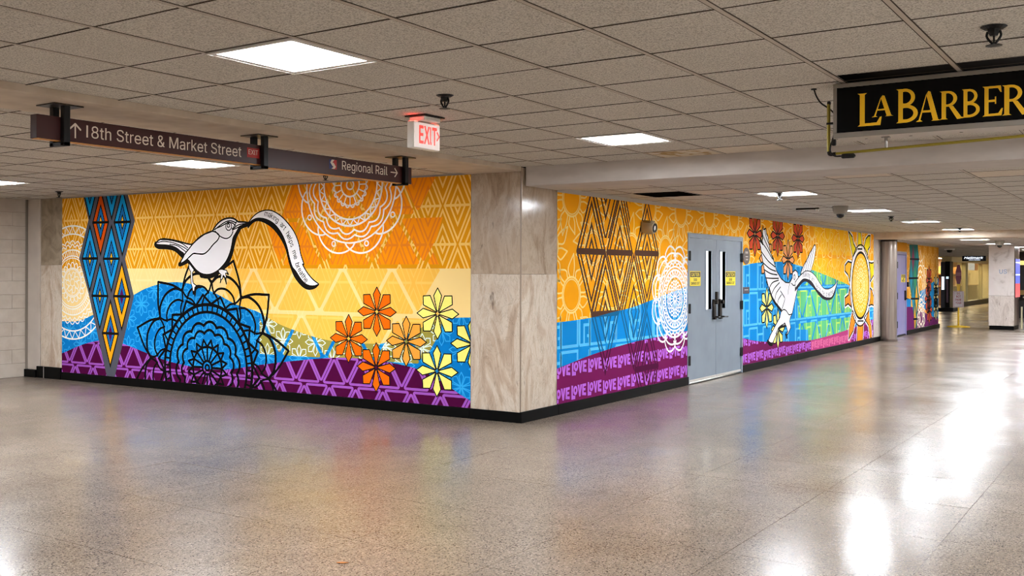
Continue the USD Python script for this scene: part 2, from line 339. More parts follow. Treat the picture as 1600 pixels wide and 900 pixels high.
part(we, 'distant_block', bx((ex - .05, -13, 0), (ex - .001, y1 - 3.6, 2.6)), M_block)

# ================================================================ the murals: flat print on the two walls, drawn in wall metres
def eye_ray(x, y):
    dx, dy = x - 800, y - HORIZON; cr_, sr_ = math.cos(ROLL), math.sin(ROLL)
    return FW + RT * (cr_ * dx + sr_ * dy) / FPX - UP * (-sr_ * dx + cr_ * dy) / FPX
def onL(x, y):          # a traced point of the left wall -> (s, z) in metres, s grows to the right
    r = eye_ray(x, y); P = EYE + r * (-(LN @ EYE) / (LN @ r)); return np.array([-(P @ LU), P[2]])
def onR(x, y):          # same for the right wall
    r = eye_ray(x, y); P = EYE - r * EYE[0] / r[0]; return np.array([P[1], P[2]])
def tr(f, ox, oy, k, pts): return np.array([f(ox + a / k, oy + b / k) for a, b in pts])
def crv(p, n=5, closed=False):
    p = np.asarray(p, float)
    if len(p) < 3: return p
    q = np.vstack([p[-1:], p, p[:2]]) if closed else np.vstack([2 * p[0] - p[1], p, 2 * p[-1] - p[-2]])
    out = []
    for i in range(1, len(q) - 2):
        for t in np.arange(n) / n:
            a, b, c, d = q[i - 1:i + 3]
            out.append(.5 * (2 * b + (c - a) * t + (2 * a - 5 * b + 4 * c - d) * t * t + (3 * b - a - 3 * c + d) * t ** 3))
    if not closed: out.append(p[-1])
    return np.array(out)
def poly(p): return Polygon(np.asarray(p)).buffer(0)
def blob(p, n=5): return poly(crv(p, n, True))
def st(p, w, cap='round'):
    return LineString(np.asarray(p)).buffer(w / 2, quad_segs=3, cap_style=cap, join_style='mitre' if cap != 'round' else 'round')
def stc(p, w): return st(crv(p), w)
def ring(c, r, w, n=64): return Point(c).buffer(r + w / 2, quad_segs=n // 4).difference(Point(c).buffer(r - w / 2, quad_segs=n // 4))
def pol(c, r, a): return (c[0] + r * math.cos(a), c[1] + r * math.sin(a))
def U(*g):
    out = []
    for x in g: out += list(x) if isinstance(x, (list, tuple)) else [x]
    return unary_union(out)
def shift(g, dx, dy): return affinity.translate(g, dx, dy)
class Side:
    def __init__(self, kind): self.k = kind
    def to3(self, v, off):
        v = np.asarray(v, float)
        if self.k == 'L': return -v[:, :1] * LU + v[:, 1:2] * UP + off * LN
        return np.stack([np.full(len(v), off), v[:, 0], v[:, 1]], 1)
def flat(geom, side, layer):
    V, F, n = [], [], 0
    for g in getattr(geom, 'geoms', [geom]):
        if g.geom_type != 'Polygon' or g.area < 2e-6: continue
        v, f = trimesh.creation.triangulate_polygon(g, engine='earcut')
        V.append(side.to3(v[:, :2], .0012 + .00035 * layer)); F.append(f + n); n += len(v)
    if not V: return None
    V, F = np.vstack(V), np.vstack(F)
    nrm = np.cross(V[F[:, 1]] - V[F[:, 0]], V[F[:, 2]] - V[F[:, 0]]).sum(0)
    if nrm @ (LN if side.k == 'L' else np.array([1.0, 0, 0])) < 0: F = F[:, ::-1]
    return (V, F)
SPLIT = ('hill', 'crossbar', 'diamond', 'sky', 'tinted_triangle', 'tinted_band', 'sun_ray', 'leg', 'claw', 'lettering', 'zigzag_line', 'diamond_on_blue', 'diamond_on_purple', 'shadow_edge', 'ribbon_edge', 'key_line', 'flower_line', 'sun_line', 'triangle_line')
def paint(parent, name, geom, col, side, layer, clip=None, label=None):
    if clip is not None: geom = geom.intersection(clip)
    if name in SPLIT and geom.geom_type != 'Polygon':
        gs = sorted([g for g in getattr(geom, 'geoms', []) if g.geom_type == 'Polygon' and g.area > 1.5e-4], key=lambda g: -g.area)
        out = [part(parent, name, flat(g, side, layer), paintmat(col), label) for g in gs[:150]]
        return out[0] if out else None
    m = flat(geom, side, layer)
    return part(parent, name, m, paintmat(col), label) if m is not None else None
def paint_each(parent, name, geoms, col, side, layer, clip=None):
    for g in geoms:
        if clip is not None: g = g.intersection(clip)
        if g.area > 4e-4: paint(parent, name, g, col, side, layer)
_gc = {}
def glyph(t, bold=False):
    t = t.replace('I', 'l') if t.isupper() else t
    if (t, bold) not in _gc:
        m = meshkit.text_mesh(t, 1.0, .1, bold); v, f = m.vertices, m.faces
        k = (np.abs(v[f][:, :, 2]) < 1e-6).all(1)
        _gc[(t, bold)] = unary_union([Polygon(v[q][:, :2]).buffer(1e-5) for q in f[k]])
    return _gc[(t, bold)]
def text2(t, h, x=0, y=0, sx=1, bold=False):
    return affinity.translate(affinity.scale(glyph(t, bold), h * sx, h, origin=(0, 0)), x, y)
def along(t, path, h, lead=.1, bold=False):
    ls = LineString(crv(path, 8)); L = ls.length; ws = []
    for ch in t:
        if ch == ' ': ws.append(.55 * h)
        else: x0, _, x1, _ = glyph(ch, bold).bounds; ws.append((x1 - x0) * h * .85)
    gap = (L * (1 - 2 * lead) - sum(ws)) / (len(t) - 1); d0 = lead * L; out = []
    for ch, w in zip(t, ws):
        d = d0 + w / 2; d0 += w + gap
        if ch == ' ': continue
        a, b = ls.interpolate(d - .01), ls.interpolate(d + .01); p = ls.interpolate(d)
        g = affinity.scale(glyph(ch, bold), h * .85, h, origin=(0, 0)); x0, _, x1, _ = g.bounds
        g = shift(g, -(x0 + x1) / 2, -h * .36)
        out.append(shift(affinity.rotate(g, math.atan2(b.y - a.y, b.x - a.x), origin=(0, 0), use_radians=True), p.x, p.y))
    return U(out)
def petals(c, R):
    D = [(.05, .04), (.33, .69), (.68, .70), (.70, .36)]; N = [(-.035, .1), (-.19, .70), (0, 1), (.19, .70), (.035, .1)]
    out = []
    for k in range(4):
        for q in (N, D):
            p = affinity.rotate(Polygon([(x * R, y * R) for x, y in q]), -90 * k, origin=(0, 0)); out.append(shift(p, *c))
    return out
def flower(mur, c, R, col, side, layer, clip, label, w=.011, line='#1b1714'):
    ps = petals(c, R)
    f = paint(mur, 'flower', U(ps), col, side, layer, clip, label)
    if f: paint(f, 'outline', U([st(list(p.exterior.coords), w) for p in ps]), line, side, layer + 1, clip)
    return f
def lattice(x0, x1, z0, z1, px, pz, sx, sz, w, scales=(.88, .50, .20), bar=.028):
    g = []
    j0, j1 = math.floor((z0 - sz) / pz) - 1, math.ceil((z1 - sz) / pz) + 1
    for j in range(j0, j1 + 1):
        z = sz + j * pz; i0, i1 = math.floor((x0 - sx) / px) - 1, math.ceil((x1 - sx) / px) + 1
        for i in range(i0, i1 + 1):
            x = sx + (i + (.5 if j % 2 else 0)) * px
            for k in scales:
                a, b = px / 2 * k, pz * k
                g.append(st([(x - a, z), (x, z + b), (x + a, z), (x, z - b), (x - a, z)], w, 'flat'))
            g.append(sbox(x - px * .43, z - bar / 2, x + px * .43, z + bar / 2))
    return U(g)

BLK, WHT = '#16130f', '#f3eff0'
# ---------------------------------------------------------------- left mural
SL = Side('L')
mL = thing('mural', 'wide printed mural on the left wall with a white songbird holding a ribbon', 'mural', lw(4.1, .1))
wallL = sbox(-7.638, .108, -.619, 2.577)
amberZ = 1.583
hill = [onL(*q) for q in [(60, 507), (97, 502), (120, 502), (141, 494), (170, 480), (205, 463), (225, 452), (245, 445), (262, 441.5), (285, 441.5), (310, 447), (340, 460), (370, 476), (400, 486), (420, 497), (440, 508), (480, 523), (510, 531), (540, 535), (590, 537), (605, 534), (640, 520), (680, 503), (705, 497), (736, 496), (760, 495)]]
purp = [onL(*q) for q in [(60, 565), (97, 552), (125, 540), (150, 533), (175, 532), (200, 540), (220, 548), (240, 556), (265, 565), (300, 573), (330, 577), (360, 577), (400, 571), (440, 566), (480, 562), (520, 559), (560, 560), (600, 565), (640, 573), (660, 580), (680, 590), (700, 603), (720, 617), (736, 627), (760, 645)]]
under = lambda c: poly(list(crv(c)) + [(c[-1][0], -.5), (c[0][0], -.5)])
hillP, purpP = under(hill).intersection(wallL), under(purp).intersection(wallL)
skyP = wallL.difference(hillP); hillP = hillP.difference(purpP)
ambP = skyP.intersection(sbox(-9, amberZ, 0, 3)); palP = skyP.difference(ambP)
# tinted zone cut into large rounded triangles
def bigtris(x0, x1):
    out = []
    for z0, z1, ph in ((.52, 1.06, -3.03), (1.06, 1.605, -3.11), (1.605, 2.158, -3.03), (2.158, 2.72, -3.11)):
        for k in range(-8, 6):
            a = ph + .717 * k; h = .717 / 2
            for t in ([(a - h, z0), (a + h, z0), (a, z1)], [(a, z1), (a + 2 * h, z1), (a + h, z0)]):
                p = Polygon(t).buffer(-.045).buffer(.022, quad_segs=3)
                if not p.is_empty: out.append(p)
    return out
zone = U(poly([onL(*q) for q in [(455, 288), (684, 270), (655, 335), (441, 345)]]).buffer(.01), poly([onL(*q) for q in [(416, 345), (428, 390), (442, 421), (690, 421), (676, 392), (693, 336)]]),
         poly([onL(*q) for q in [(364, 418), (345, 470), (380, 600), (640, 612), (700, 500), (660, 470), (690, 418)]]))
tris = [t.intersection(zone) for t in bigtris(-4.6, -.6)]; tri = U(tris)
tA, tP, tB = tri.intersection(ambP), tri.intersection(palP), tri.intersection(hillP.intersection(sbox(-3.72, .5, -1.0, 1.2)))
latt = lattice(-7.7, -.5, 1.0, 2.7, .3905, .4165, -.79 - .195, 1.842, .021)
S = [paint(mL, 'sky', ambP.difference(tA), '#e2940a', SL, 0, label='amber upper sky'), paint(mL, 'sky', palP.difference(tP), '#f9d68d', SL, 0, label='pale yellow lower sky'),
     paint(mL, 'tinted_band', tA, '#fc9506', SL, 0, label='orange tinted triangles'), paint(mL, 'tinted_band', tP, '#fcc04e', SL, 0, label='golden tinted triangles'),
     paint(mL, 'tinted_triangle', tB, '#9f9440', SL, 0, label='olive tinted triangles'), paint(mL, 'hill', hillP.difference(tB), '#0879c2', SL, 0, label='blue hill'), paint(mL, 'hill', purpP, '#4e0638', SL, 0, label='dark purple hill')]
paint(S[0], 'zigzag_line', latt, '#fbcb6c', SL, 1, ambP.difference(tA))
paint(S[2], 'zigzag_line', latt, '#ec8420', SL, 1, tA)
lat2 = lattice(-7.7, -.5, .6, 1.7, .3905, .4165, -.79 - .195, 1.842, .010, (.86, .5))
paint(S[3], 'zigzag_line', lat2, '#fdcb62', SL, 1, tP)
paint(S[1], 'zigzag_line', lat2, '#fbdc98', SL, 1, palP.difference(tP).intersection(sbox(-9, 0, -3, 3)))
fl_ = []
for j in range(-3, 8):
    for i in range(-1, 16):
        c = (-7.73 + .518 * (i + (.5 if (j % 2) else 0)), .519 + .1965 * j + .0)
        fl_.append(U([st(list(p.exterior.coords), .0115) for p in petals(c, .158)]))
paint_each(S[5], 'flower_line', fl_, '#2fa5e2', SL, 1, hillP.difference(tB))
paint_each(S[4], 'flower_line', fl_, '#dfeede', SL, 1, tB)
pt = []
for z0, z1, ph in ((.243, .565, -2.52), (.565, .89, -2.59), (-.085, .238, -2.59)):
    for k in range(-14, 6):
        a = ph + .395 * k; h = .195
        for t in ([(a - h, z0), (a + h, z0), (a, z1)], [(a, z1), (a + 2 * h, z1), (a + h, z0)]):
            p = Polygon(t).buffer(-.030).buffer(.012, quad_segs=3); pt.append(p.buffer(.016, quad_segs=3).difference(p.buffer(-.013)))
paint_each(S[6], 'triangle_line', pt, '#a257ba', SL, 1, purpP)

# left white rosette, under the diamond column
def scallop(c, r, amp, n, w, ph=0, pw=1.0):
    a = np.linspace(0, 2 * PI, n * 14 + 1)
    return st([pol(c, r + amp * abs(math.sin(n * (t + ph) / 2)) ** pw, t) for t in a], w)
def zig(c, r0, r1, n, w, ph=0):
    return st([pol(c, r0 if i % 2 == 0 else r1, ph + PI * i / n) for i in range(2 * n + 1)], w)
def spokes(c, r0, r1, n, w, ph=0): return U([st([pol(c, r0, ph + 2 * PI * i / n), pol(c, r1, ph + 2 * PI * i / n)], w) for i in range(n)])
c = (-7.40, 1.385)
g = U(ring(c, .80, .022), ring(c, .685, .02), zig(c, .69, .795, 34, .014), scallop(c, .545, .045, 30, .016), scallop(c, .495, .04, 30, .016), ring(c, .46, .018), ring(c, .375, .016), spokes(c, .375, .46, 64, .011), ring(c, .345, .014),
      scallop(c, .215, .07, 18, .014, pw=.6), ring(c, .205, .014), ring(c, .185, .010), scallop(c, .09, .06, 7, .011), ring(c, .05, .01), spokes(c, .06, .17, 7, .012, .2))
paint(mL, 'rosette', g, '#f4efe6', SL, 2, wallL.intersection(sbox(-9, 0, -6.1, 3)), 'white lace rosette cut by the left edge')

# column of striped diamonds
band = poly([onL(*q) for q in [(130, 300), (130.5, 307), (138.5, 343.5), (124, 403.5), (139, 460), (167.5, 590), (179, 591), (209.5, 463), (195.5, 404.5), (211, 345), (199.5, 303), (199, 295)]])
col = paint(mL, 'diamond_column', band, '#53535c', SL, 3, wallL, 'tall grey band of striped diamonds')
OR, BL, YE = '#d0510e', '#1593d0', '#faa417'
dm = []
for x, y, cc, core in [(157.5, 347.5, OR, '#f0a81e'), (191.5, 347, BL, '#f0a81e'), (140.7, 404, BL, '#f0a81e'), (174.2, 404.2, BL, '#f0a81e'), (156.3, 462.3, BL, '#f0a81e'), (190.5, 463, YE, '#521250'), (172.7, 521, YE, '#521250'), (140.7, 291, BL, '#f0a81e'), (174.8, 290.5, BL, '#f0a81e')]:
    dm.append((onL(x, y), cc, core))
hw, hh = .180, .475
def rh(c, k): return Polygon([(c[0] - hw * k, c[1]), (c[0], c[1] + hh * k), (c[0] + hw * k, c[1]), (c[0], c[1] - hh * k)])
paint(col, 'outline', U([rh(d[0], 1.0) for d in dm]), '#14120f', SL, 4, wallL)
for cc, lab in ((OR, 'orange'), (BL, 'bright blue'), (YE, 'yellow')):
    paint(col, 'diamond', U([rh(d[0], .88).difference(rh(d[0], .55)) for d in dm if d[1] == cc]), cc, SL, 5, wallL, lab + ' diamond bands')
paint(col, 'diamond', U([rh(d[0], .46).difference(rh(d[0], .24)) for d in dm]), '#1a68a6', SL, 5, wallL, 'mid blue inner bands')
paint(col, 'diamond', U([rh(d[0], .16) for d in dm if d[2][1] == 'f']), '#f0b428', SL, 5, wallL, 'yellow diamond cores')
paint(col, 'diamond', U([rh(d[0], .24) for d in dm if d[2][1] == '5']), '#521250', SL, 5, wallL, 'purple diamond cores')
paint(col, 'crossbar', U([sbox(d[0][0] - hw, d[0][1] - .017, d[0][0] + hw, d[0][1] + .017) for d in dm]), '#14120f', SL, 6, wallL)

# white lace mandala on the orange zone
c = (-2.285, 2.54)
g = [ring(c, .052, .020), ring(c, .135, .02), scallop(c, .225, .035, 20, .018), ring(c, .235, .012), spokes(c, .135, .235, 16, .016), ring(c, .395, .02), ring(c, .47, .022), zig(c, .40, .465, 26, .014), scallop(c, .515, .05, 14, .02, .1), scallop(c, .575, .05, 14, .02, .1), ring(c, .665, .02)]
for k in range(9):
    a = math.radians(-110 + 40 * k)
    th = np.linspace(-.46, .46, 21)
    g.append(st([pol(c, .665 + .145 * math.cos(t / .46 * PI / 2) ** .7, a + t) for t in th], .021))
    g.append(ring(pol(c, .715, a), .028, .016, 24))
paint(mL, 'mandala', U(g), '#f6ece4', SL, 3, wallL, 'white lace mandala hanging from the top edge')

# black lotus mandala
c = onL(324, 574.4)
w = .030
g = [ring(c, .035, .026), ring(c, .085, .03), ring(c, .262, .03), spokes(c, .1, .262, 16, .027), zig(c, .265, .355, 16, .028), scallop(c, .43, .05, 14, .032, .1, .8), scallop(c, .53, .055, 14, .034, .1, .8), ring(c, .705, .034), ring(c, .80, .042), spokes(c, .71, .80, 52, .024), zig(c, .81, .925, 18, .032, .09)]
for k in range(12):
    a = math.radians(11 + 30 * k); d = math.radians(15)
    g.append(st(crv([pol(c, 1.08, a - d), pol(c, 1.17, a - d * .62), pol(c, 1.21, a), pol(c, 1.17, a + d * .62), pol(c, 1.08, a + d)]), .034))
    for s in (-1, 1):
        g.append(st(crv([pol(c, 1.43, a), pol(c, 1.24, a + s * d * .55), pol(c, 1.08, a + s * d)]), .03))
        g.append(st(crv([pol(c, 1.10, a + s * d), pol(c, .98, a + s * d * .86), pol(c, .90, a + s * d * .5), pol(c, .82, a + s * d * .3)]), .026))
    g.append(st(crv([pol(c, .95, a - d * .82), pol(c, 1.02, a - d * .5), pol(c, 1.05, a), pol(c, 1.02, a + d * .5), pol(c, .95, a + d * .82)]), .028))
paint(mL, 'mandala', U(g), '#0d0b0b', SL, 4, wallL, 'black lotus mandala under the perching bird')

# flowers
for (x, y, cc, lab) in [(589, 487, '#f36a05', 'topmost of the orange flowers'), (545, 529, '#f36a05', 'left orange flower'), (635, 533.5, '#fba33c', 'pale orange flower'), (588, 574, '#f36a05', 'lowest orange flower, over the purple hill'), (684, 490, '#faf07c', 'upper yellow flower'), (738, 538, '#faf07c', 'yellow flower cut by the marble pillar'), (683, 580, '#faf07c', 'lower yellow flower')]:
    flower(mL, onL(x, y), .277, cc, SL, 5, wallL, lab)

# songbird
B = lambda pts: tr(onL, 230, 290, 5.625, pts)
Bf = lambda pts: tr(onL, 270, 410, 10, pts)
body = [(80, 515), (92, 490), (115, 474), (150, 468), (210, 475), (280, 490), (340, 508), (392, 516), (420, 495), (460, 455), (510, 425), (573, 400), (592, 372), (625, 330), (670, 298), (720, 285), (760, 289), (790, 308), (803, 318), (850, 320), (893, 329), (850, 345), (815, 360), (800, 385), (780, 420), (757, 462), (747, 520), (730, 590), (700, 660), (660, 712), (610, 757), (545, 783), (480, 775), (430, 740), (390, 690), (357, 652), (325, 670), (288, 690), (300, 660), (326, 606), (290, 575), (255, 548), (200, 528), (120, 522)]
bodyP = blob(B(body), 3)
shadow = U(stc(B([(82, 518), (110, 530), (200, 535), (258, 556), (318, 612)]), .085), stc(B([(893, 338), (850, 350), (825, 362)]), .06), stc(B([(808, 375), (775, 440), (755, 510), (738, 590), (708, 665), (668, 718), (612, 765), (545, 792), (480, 786)]), .075), stc(B([(288, 692), (325, 678), (357, 660)]), .06), stc(B([(357, 655), (400, 715), (440, 755), (490, 785)]), .05))
bd = paint(mL, 'bird', bodyP, WHT, SL, 7, wallL, 'white songbird with black outline')
paint(bd, 'shadow_edge', shadow, BLK, SL, 6, wallL)
ol = [st(list(bodyP.exterior.coords), .020), stc(B([(290, 690), (320, 620), (370, 555), (420, 495), (510, 425), (575, 402), (620, 420), (635, 445), (620, 480), (580, 520), (540, 570), (500, 600), (450, 600), (410, 597), (380, 620), (345, 655)]), .017),
      stc(B([(92, 500), (150, 490), (230, 503), (310, 535), (360, 567)]), .012), stc(B([(125, 476), (200, 480), (300, 505), (360, 548)]), .012), stc(B([(200, 515), (270, 530), (340, 580)]), .012),
      stc(B([(592, 390), (640, 352), (690, 320), (735, 310), (785, 328)]), .014), stc(B([(600, 380), (650, 358), (700, 332), (745, 327), (778, 350)]), .014), stc(B([(600, 400), (625, 430), (660, 455), (700, 465), (735, 445), (755, 405), (748, 375)]), .014),
      ring(B([(718, 357)])[0], .052, .012, 24), ring(B([(716, 351)])[0], .022, .012, 16), stc(B([(755, 385), (780, 360), (820, 340), (893, 331)]), .013), stc(B([(790, 310), (770, 350), (755, 385), (790, 372), (815, 360)]), .013)]
paint(bd, 'outline', U(ol), BLK, SL, 8, wallL)
leg = U(poly(Bf([(262, 25), (330, 115), (322, 135), (305, 160), (308, 260), (320, 330), (365, 365), (345, 385), (335, 445), (320, 440), (310, 370), (295, 330), (288, 240), (290, 150), (262, 90)])), poly(Bf([(722, 125), (760, 112), (840, 130), (850, 160), (822, 165), (835, 240), (790, 190), (775, 250), (755, 265), (765, 190), (730, 155)])))
dark = U(leg.buffer(.012), poly(Bf([(310, 460), (330, 440), (345, 500), (320, 510)])), poly(Bf([(340, 395), (365, 380), (420, 372), (460, 400), (400, 405), (370, 430), (355, 550), (335, 500)])), poly(Bf([(755, 240), (775, 250), (750, 325), (737, 325)])), poly(Bf([(790, 190), (835, 240), (848, 340), (838, 350), (815, 270)])), poly(Bf([(840, 130), (870, 160), (885, 200), (850, 190)])))
lg = paint(bd, 'leg', leg, WHT, SL, 9, wallL, 'white legs and toes')
paint(bd, 'claw', dark, BLK, SL, 8, wallL)

# ribbon from the beak
A4 = lambda pts: tr(onL, 370, 280, 5.625, pts)
A6 = lambda pts: tr(onL, 420, 400, 5.625, pts)
up = np.vstack([A4([(105, 382), (150, 325), (205, 287), (270, 272), (330, 285), (400, 332), (460, 397), (510, 470), (545, 560), (565, 660), (592, 745)]), A6([(300, 75), (340, 145), (390, 205), (440, 245)])])
lo = np.vstack([A6([(440, 250), (400, 263), (365, 262), (325, 245), (285, 205), (240, 135)]), A4([(490, 770), (465, 690), (440, 585), (400, 485), (340, 402), (270, 357), (200, 343), (150, 355), (105, 388)])])
lo2 = np.vstack([A6([(440, 252), (410, 280), (365, 293), (325, 285), (280, 250), (225, 175), (185, 70)]), A4([(452, 690), (430, 605), (385, 515), (325, 437), (260, 388), (200, 366), (150, 375), (100, 428)])])
rib = poly(np.vstack([crv(up), crv(lo)])); thick = poly(np.vstack([crv(up), crv(lo2)])).difference(rib)
rb = paint(mL, 'ribbon', rib, WHT, SL, 9, wallL, 'white lettered ribbon curling from the beak')
paint(rb, 'ribbon_edge', thick.buffer(.006), BLK, SL, 8, wallL)
paint(rb, 'outline', st(list(rib.exterior.coords), .014), BLK, SL, 10, wallL)
mid = np.vstack([A4([(235, 300), (300, 322), (362, 368), (412, 420), (450, 482), (480, 560), (505, 645), (528, 725)]), A6([(255, 90), (300, 172), (345, 240)])])
paint(rb, 'lettering', along('making art helps me breathe', mid, .068, .02), BLK, SL, 11, wallL)

# ---------------------------------------------------------------- right mural
SR = Side('R')
mR = thing('mural', 'long right-wall mural with a white dove, a sunburst and repeated LOVE lettering', 'mural', (0.0, 7.5, .1))
wallR = sbox(.716, .112, 14.44, 2.42).difference(sbox(4.2, 0, 6.30, 2.10))
hill = [onR(*q) for q in [(862, 505), (870, 504), (920, 497), (960, 487), (985, 481), (1005, 474), (1040, 460), (1074, 447), (1110, 432), (1158, 416), (1180, 411), (1210, 409), (1225, 409.5), (1240, 412.5), (1252, 416), (1275, 424), (1300, 434), (1325, 445), (1345, 460), (1358, 476), (1368, 479)]]
purp = [onR(*q) for q in [(862, 579), (870, 576), (895, 566), (920, 556), (950, 546), (970, 540), (1000, 532), (1040, 524), (1075, 517), (1110, 518), (1159, 528), (1177, 532), (1197, 534), (1230, 533.6), (1250, 532.7), (1267, 531.5), (1294, 525), (1325, 515), (1345, 507), (1359, 500.7), (1368, 498)]]
hillP, purpP = under(hill).intersection(wallR), under(purp).intersection(wallR)
skyP = wallR.difference(hillP); hillP = hillP.difference(purpP)
def bigR(x0, x1):
    out = []
    for z0, z1, ph in ((.12, .665, 9.3), (.72, 1.26, 9.75), (1.30, 1.86, 9.3), (1.88, 2.45, 9.75)):
        for k in range(-1, 6):
            a = ph + .88 * k; h = .44
            for t in ([(a - h, z0), (a + h, z0), (a, z1)], [(a, z1), (a + 2 * h, z1), (a + h, z0)]): out.append(Polygon(t).buffer(-.05).buffer(.025, quad_segs=3))
    return U(out)
zoneR = U(poly([onR(*q) for q in [(1268, 350), (1278, 380), (1268, 425), (1262, 440), (1245, 455), (1248, 515), (1262, 515), (1267, 570), (1332, 560), (1332, 350)]]))
bt = bigR(9, 13).intersection(zoneR)
tS, tB, tP2 = bt.intersection(skyP), bt.intersection(hillP), purpP.intersection(sbox(onR(1267, 540)[0], 0, onR(1330, 520)[0], 2))
Q = [paint(mR, 'sky', skyP.difference(tS), '#fba70a', SR, 0, label='amber sky'), paint(mR, 'tinted_triangle', tS, '#ffbd10', SR, 0, label='bright yellow tinted triangles'),
     paint(mR, 'hill', hillP.difference(tB), '#0a88d2', SR, 0, label='blue hill'), paint(mR, 'tinted_triangle', tB, '#62c283', SR, 0, label='green tinted triangles'), paint(mR, 'hill', purpP.difference(tP2), '#741753', SR, 0, label='purple hill'), paint(mR, 'hill', tP2, '#b93f7c', SR, 0, label='pink tinted stretch of the hill')]
# line suns with wavy rays
def sunlines(c, r=.2):
    g = [ring(c, r, .022, 40), ring(c, r * .87, .014, 40)]
    for k in range(10):
        a = math.radians(90 + 36 * k); s = .26 if k % 2 == 0 else .20
        b0, b1 = pol(c, r * 1.06, a - .2), pol(c, r * 1.06, a + .2); tip = pol(c, r + s, a + (.18 if k % 3 else -.1))
        m0, m1 = pol(c, r + s * .5, a - .19), pol(c, r + s * .42, a + .24)
        g.append(st(crv([b0, m0, tip], 4), .02)); g.append(st(crv([tip, m1, b1], 4), .02))
    return U(g)
base_s = sunlines((0, 0))
suns = [shift(base_s, .535 + .984 * (i + (.5 if j % 2 == 0 else 0)), 1.83 + .535 * (j - 1)) for j in (-1, 0, 1, 2) for i in range(-1, 15)]
paint_each(Q[0], 'sun_line', suns, '#fdd880', SR, 1, skyP.difference(tS)); paint_each(Q[1], 'sun_line', suns, '#fdcb55', SR, 1, tS)
# greek-key lines
def keycell(W=.645, H=.5, w=.034):
    L = lambda *p: st(p, w, 'flat')
    return U(L((0, 0), (W * .55, 0), (W * .55, H), (0, H), (0, 0)), L((W * .62, 0), (W * .62, H * .78), (W * .97, H * .78)), L((W * .78, 0), (W * .78, H * .45), (W * .97, H * .45)), L((W * .62, 0), (W * .97, 0), (W * .97, H)), L((W * .88, H * .2), (W * .97, H * .2)))
kc = keycell()
keys = [shift(kc, .81 + .645 * i, .165 + .56 * j) for i in range(-1, 22) for j in range(0, 4)]
paint_each(Q[2], 'key_line', keys, '#5cc0f2', SR, 1, hillP.difference(tB)); paint_each(Q[3], 'key_line', keys, '#b9e56b', SR, 1, tB)
# the word LOVE in hand-cut letters, row on row
Lw = Polygon([(0, 0), (.085, 0), (.088, .04), (.032, .05), (.036, .165), (.0, .17)]); Ow = Point(.085, .1).buffer(1, quad_segs=6)
Ow = shift(affinity.scale(Point(0, 0).buffer(1, quad_segs=6), .047, .056), .088, .103).difference(shift(affinity.scale(Point(0, 0).buffer(1, quad_segs=4), .014, .024), .088, .105))
Vw = Polygon([(.135, .165), (.172, .165), (.185, .085), (.196, .165), (.232, .165), (.2, .02), (.172, .02)])
Ew = Polygon([(.236, .03), (.325, .02), (.325, .055), (.272, .062), (.274, .082), (.312, .082), (.312, .112), (.274, .114), (.274, .132), (.325, .136), (.325, .168), (.238, .166)])
love = U(Lw, Ow, Vw, Ew)
lv = [shift(affinity.scale(love, 1.02, .93, origin=(0, 0)), .662 + .368 * i + .012 * (j % 2), .122 + .265 * j + .008 * ((i * 7) % 3)) for i in range(0, 38) for j in range(0, 4)]
paint_each(Q[4], 'lettering', lv, '#bb6ad9', SR, 1, purpP.difference(tP2).buffer(-.004)); paint_each(Q[5], 'lettering', lv, '#dd6f9c', SR, 1, tP2.buffer(-.004))
# brown diamonds
dz = .36; big = []
def bigd(cx, cz, hw_, hh_, bar=True):
    g = []
    for k in (1.0, .80, .45, .2):
        g.append(st([(cx - hw_ * k, cz), (cx, cz + hh_ * k), (cx + hw_ * k, cz), (cx, cz - hh_ * k), (cx - hw_ * k, cz)], .030, 'flat'))
    if bar: g.append(sbox(cx - hw_, cz - .035, cx + hw_, cz + .035))
    return U(g)
bd_ = U([bigd(a, b, .335, .70, a != 2.56) for a, b in [(1.48, 1.785), (2.185, 1.785), (2.93, 1.79), (1.82, 1.062), (2.56, 1.062), (2.93, .34)]], bigd(1.82, 2.5, .335, .70).intersection(sbox(1.4, 1.95, 2.3, 2.5)), bigd(2.55, 2.5, .3, .70).intersection(sbox(2.2, 2.0, 2.45, 2.5)))
dd = paint(mR, 'diamond', bd_, '#55382a', SR, 2, skyP, 'brown outlined diamonds'); paint(dd, 'diamond_on_blue', bd_, '#17638f', SR, 2, hillP); paint(dd, 'diamond_on_purple', bd_, '#4f0f38', SR, 3, purpP)
# white lace mandala beside the door
c = (3.786, 1.197)
g = [ring(c, .03, .02, 24), spokes(c, .03, .13, 16, .016), scallop(c, .12, .035, 16, .02), scallop(c, .165, .035, 16, .021), scallop(c, .215, .03, 20, .022), ring(c, .30, .028), ring(c, .385, .03), zig(c, .305, .38, 30, .021), ring(c, .43, .026), scallop(c, .455, .03, 26, .026), ring(c, .515, .028)]
for k in range(12):
    a = math.radians(15 + 30 * k)
    g.append(st(crv([pol(c, .50, a - .3), pol(c, .60, a - .22), pol(c, .62, a), pol(c, .60, a + .22), pol(c, .50, a + .3)]), .026))
    g.append(st(crv([pol(c, .57, a - .33), pol(c, .67, a - .2), pol(c, .72, a), pol(c, .67, a + .2), pol(c, .57, a + .33)]), .026))
paint(mR, 'mandala', U(g), '#f6f2ee', SR, 4, wallR, 'white lace mandala beside the door frame')
